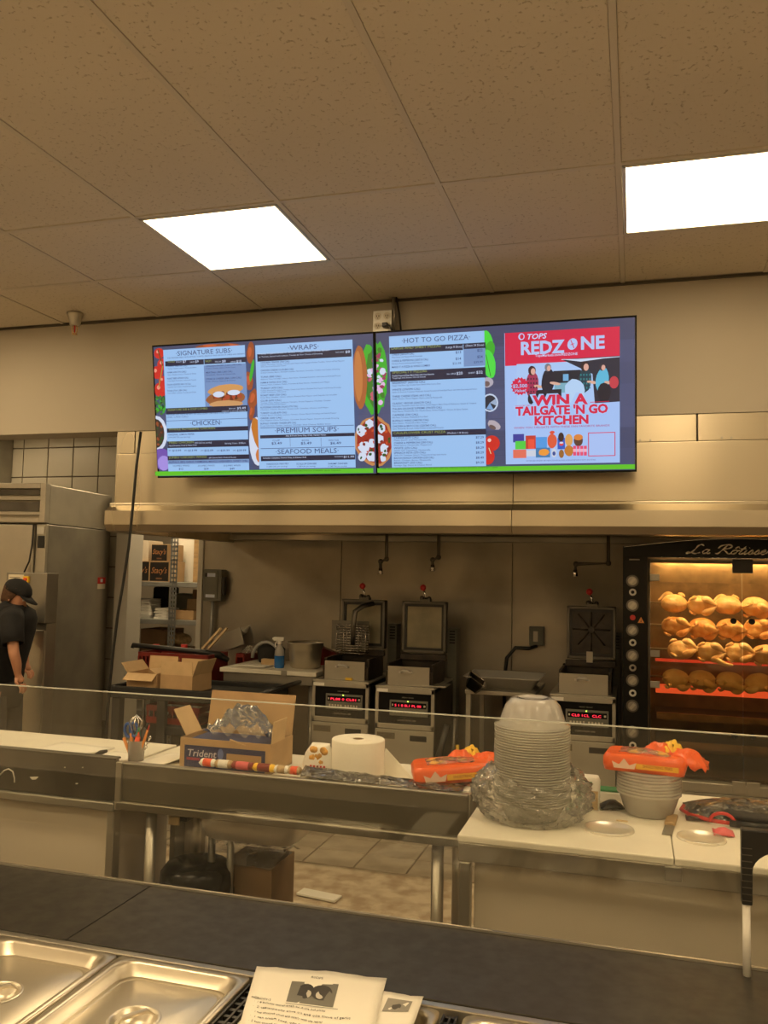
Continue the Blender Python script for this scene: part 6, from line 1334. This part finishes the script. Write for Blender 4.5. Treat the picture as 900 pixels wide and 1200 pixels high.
# black bag with red trim
q = at(850, 952, 2.85); t = thing('gear_bag', 'flat black plastic bag with red trim on the cutting board', 'bag', (.34, 2.90, zI))
mb = grid_cloth(30, 20, lambda a, b: (-.19+a*.44, -.11+b*.22+.02*math.sin(a*5), .003+.045*(math.sin(PI*a)**.5)*(math.sin(PI*b)**.5)+.006*wob(a*14, b*9)*math.sin(PI*a)*math.sin(PI*b))); mb.build('bag_skin', 'film_dark', t, world=False)
MB().ball((.03, 0, .018), (.19, .10, .02), 20, 8).build('folded_apron', 'cloth_black', t, world=False)
pts = [(-.19+.02*math.sin(k), -.10+.022*k if k < 2 else -.10, .008) for k in range(0)]
MB().tube([(-.19, .03, .012), (-.20, -.02, .012), (-.18, -.07, .012), (-.12, -.11, .010), (-.06, -.125, .010)], .006, 8).build('red_piping', 'red', t, world=False)
MB().tube([(-.09+math.cos(PI*k/8)*.035, -.125-math.sin(PI*k/8)*.0, .010+math.sin(PI*k/8)*.028) for k in range(9)], .005, 8).build('red_strap', 'red', t, world=False)
MB().tube([(-.07, -.13, .012), (.0, -.14, .012), (.06, -.13, .012)], .010, 8).build('black_strap', 'black', t, world=False)
q = at(848, 972, 2.68); o = grid_cloth(8, 6, lambda a, b: (-.028+a*.056, -.03+b*.06, .003+.014*math.sin(PI*a)*math.sin(PI*b)+.003*abs(wob(a*9, b*9)))).build('small_sachet', 'pink_print', None, solid=.002); o.location = (q.x, 2.69, zI+.001); tag(o, 'small pink printed sachet by the red strap', 'sachet')

# ================================================================ SNEEZE GUARD
t = thing('sneeze_guard', 'long clear glass sneeze guard with pale top edge', 'glass screen', (-.5, 1.895, .88))
MB().box(-2.9, 1.4, 1.892, 1.898, .885, 1.336).build('glass_pane', 'glass', t)
MB().box(-2.9, 1.4, 1.892, 1.898, 1.336, 1.3382).build('polished_edge', 'glass_edge', t)
MB().box(-2.9, 1.4, 1.889, 1.892, .881, .886).build('channel', 'steel', t)
t = thing('guard_bracket', 'black bracket on a white rod at the right edge of the glass', 'bracket', (at(873, 1100, 1.87).x, 1.86, .8805))
q = at(868, 970, 1.86); zt_ = q.z-t.location.z; xl = q.x-t.location.x; z0_ = az(870, 1058, 1.86)-t.location.z
prof = [(xl, z0_), (xl+.019, z0_)]+[(xl+.02, z0_+(zt_-z0_)*.45)]+[(xl+.02+.075*(1-math.cos(PI/2*k/8)), z0_+(zt_-z0_)*(.45+.32*math.sin(PI/2*k/8))) for k in range(1, 9)]+[(xl+.25, z0_+(zt_-z0_)*.77), (xl+.25, zt_), (xl, zt_)]
MB().prism(prof, -.012, .012).build('bracket_arm', 'black', t, world=False, bevel=.002)
for k in range(9): MB().box(xl-.0012, xl+.019, -.0135, -.0118, z0_+.008+k*.0125, z0_+.0095+k*.0125).build('rib', 'steel_dark', t, world=False)
MB().cyl((xl+.009, 0, 0), (xl+.009, 0, z0_+.002), .0075, 14).build('rod', 'foam', t, world=False)

# ================================================================ FRONT COUNTER AND PANS
t = thing('serving_counter', 'dark flat serving counter in the foreground with one joint', 'counter', (-.5, 1.6, 0))
boxo('counter_panel', 'dark_counter', (-2.9, -1.129, 1.572, 1.905, .862, .88), t, .001); boxo('counter_panel', 'dark_counter', (-1.1265, 1.4, 1.572, 1.905, .862, .88), t, .001)
boxo('far_trim', 'steel', (-2.9, 1.4, 1.905, 1.910, .862, .881), t, .001)
boxo('pan_rail', 'steel', (-2.9, 1.4, 1.5535, 1.5715, .84, .8775), t, .002)
boxo('front_fascia', 'steel_dull', (-2.9, 1.4, 1.87, 1.903, .05, .86), t)
boxo('well_floor', 'steel_dull', (-2.9, 1.4, .95, 1.57, .66, .67), t); boxo('near_rail', 'steel', (-2.9, 1.4, .90, .95, .05, .87), t, .003)
boxo('cross_bar', 'steel', (-.655, -.640, .95, 1.555, .83, .848), t)
for x in (-2.85, 1.35): boxo('end_panel', 'steel_dull', (x-.03, x+.03, .95, 1.87, .0, .86), t)
def lid(cx, cy, hx, hy, label, ang=0):
    q = thing('pan_lid', label, 'pan lid', (cx, cy, .875), (0, 0, ang)); mb = MB()
    mb.loft([mb.rloop(hx, hy, .012, -.012), mb.rloop(hx+.001, hy+.001, .014, .0), mb.rloop(hx, hy, .014, .003), mb.rloop(hx-.012, hy-.012, .030, .0035), mb.rloop(hx-.018, hy-.018, .036, .0), mb.rloop(hx-.027, hy-.027, .036, -.020), mb.rloop(hx-.036, hy-.036, .034, -.020), mb.rloop(hx-.046, hy-.046, .030, -.016), mb.rloop(.044, .044, .0439, -.014)], False)
    # round dished recess
    mb.build('lid_plate', 'pan_steel', q, world=False)
    mb = MB(); n = 20; rr1 = [Vector((math.cos(2*PI*k/n), math.sin(2*PI*k/n), 0)) for k in range(n)]
    mb = MB(); mb.lathe([(.047, -.0135), (.043, -.0115), (.039, -.014), (.030, -.030), (.014, -.035), (.001, -.035)], (0, 0, 0), 28); mb.build('handle_recess', 'pan_steel', q, world=False)
    M = Matrix.Rotation(.95, 4, 'Z'); mb = MB(); mb.prism([(-.040, -.018), (-.024, -.003), (.024, -.003), (.040, -.018), (.022, -.009), (-.022, -.009)], -.0055, .0055, M); mb.build('handle', 'pan_steel', q, world=False, bevel=.002)
    return q
def shallow(cx, cy, hx, hy, label, dep=.1):
    q = thing('food_pan', label, 'pan', (cx, cy, .872)); mb = MB()
    mb.loft([mb.rloop(hx, hy, .018, -.004), mb.rloop(hx, hy, .018, .003), mb.rloop(hx-.014, hy-.014, .03, .003), mb.rloop(hx-.018, hy-.018, .03, -.003), mb.rloop(hx-.026, hy-.026, .03, -dep), mb.rloop(.01, .01, .009, -dep)], False); mb.build('pan_body', 'pan_steel', q, world=False); return q
def lidpan(cx, cy, hx, hy, name):
    q = shallow(cx, cy, hx, hy, name); q.location.z = .853; return q
LX2 = -.842; hx_ = .142; hy_ = .176; LY = 1.374
lid(LX2, LY, hx_, hy_, 'steel pan lid beside the black vent grille, right of the pair'); lid(LX2-.290, LY, hx_, hy_, 'steel pan lid at the left edge of the foreground')
lidpan(LX2, LY, .115, .15, 'steel food pan closed by the lid nearest the grille'); lidpan(LX2-.290, LY, .115, .15, 'steel food pan closed by the leftmost lid')
# black slotted grille
def grille(x0, x1, y0, y1, label):
    q = thing('vent_grille', label, 'grille', ((x0+x1)/2, (y0+y1)/2, .822)); hw, hl = (x1-x0)/2, (y1-y0)/2
    MB().box(-hw, hw, -hl, hl, .02, .03).build('backing', 'black', q, world=False)
    mb = MB(); mb.box(-hw, -hw+.004, -hl, hl, .03, .052); mb.box(hw-.004, hw, -hl, hl, .03, .052); mb.box(-.002, .002, -hl, hl, .03, .05)
    mb.build('side_rail', 'steel_dark', q, world=False)
    n = int(hl*2/.022)
    for k in range(n+1): yy = -hl+2*hl*k/n; MB().box(-hw+.004, hw-.004, yy-.004, yy+.004, .03, .048).build('bar', 'steel_dark', q, world=False)
grille(-.696, -.660, .98, 1.53, 'black slotted grille between the right lid and the paper'); grille(-.325, -.298, 1.2, 1.54, 'short black slotted grille between two open pans')
shallow(-.425, 1.385, .095, .165, 'open steel pan half hidden by the papers'); shallow(-.192, 1.405, .095, .145, 'open steel pan right of the short grille'); shallow(.062, 1.405, .14, .145, 'open steel pan at the far right of the row'); shallow(.37, 1.405, .14, .145, 'open steel pan outside the right edge of the row')
tag(boxo('cutting_board', 'poly', (-.654, -.545, 1.0, 1.55, .862, .875), None, .003), 'white cutting strip under the papers beside the grille', 'cutting board')
# printed recipe sheets
def recipe(pts, z, label, pic):
    c = sum((Vector(p_) for p_ in pts), Vector((0, 0)))/4
    def fn(a, b): p_ = Vector(pts[0]).lerp(Vector(pts[1]), a).lerp(Vector(pts[3]).lerp(Vector(pts[2]), a), b)-c; return Vector((p_.x, p_.y, .002+.003*wob(a*3.4, b*2)*1.0+.004*b*b))
    t = thing('recipe_sheet', label, 'paper', (c.x, c.y, z)); grid_cloth(14, 14, fn).build('page', 'paper', t, world=False, solid=.0006)
    # print laid on the page
    P = Pic(0)
    if pic:
        P.rect(.30, .62, .66, .86, srgb(120, 118, 110)); P.ell(.42, .75, .07, .08, srgb(60, 58, 55)); P.ell(.55, .75, .08, .08, srgb(70, 66, 62)); P.ell(.44, .72, .035, .04, srgb(190, 186, 175)); P.ell(.54, .72, .03, .04, srgb(200, 195, 185)); P.text('RECIPE', .44, .895, .035, srgb(60, 60, 60), width=.09)
        P.rect(.30, .598, .70, .604, srgb(120, 120, 115)); P.text('INGREDIENTS', .03, .60, .03, srgb(50, 50, 50), width=.15)
        rows_ = ['1 lb boneless chicken breast cut in one inch pieces', '2 tablespoons olive oil and one clove of garlic', '1 cup chopped onion and celery with the leaves', '1 can cream soup, one cup of milk, black pepper', '2 cups cooked rice, stir well and heat through', 'Bake covered for thirty minutes until hot', 'Top with cheese and serve while still warm']
    else:
        P.rect(.62, .72, .9, .9, srgb(150, 146, 136)); P.ell(.75, .80, .05, .05, srgb(90, 86, 80)); rows_ = ['Serve hot', 'Keep chilled']
    for k, s_ in enumerate(rows_):
        P.text('·  '+s_, .06, (.56 if pic else .6)-k*.055, .028, srgb(90, 88, 84), width=(.75 if k % 2 else .55) if pic else .2)
    P.v = [tuple(fn(min(max(x, 0), 1), min(max(z, 0), 1))+Vector((0, 0, .0012+.0004*(i*0)))) for i, (x, _, z) in enumerate(P.v)]
    # lift the later layers a little
    for f_, c_ in zip(P.f, range(len(P.f))):
        for vi in f_: x_, y_, z_ = P.v[vi]; P.v[vi] = (x_, y_, z_+.000004*min(c_, 60))
    P.build('print', 'flat_print', t)
recipe([(-.610, 1.28), (-.392, 1.27), (-.446, 1.598), (-.697, 1.566)], .886, 'white printed recipe page with grey photo, the upper sheet', True)
recipe([(-.53, 1.30), (-.353, 1.34), (-.366, 1.562), (-.52, 1.54)], .8815, 'second printed page peeking out right under the recipe page', False)
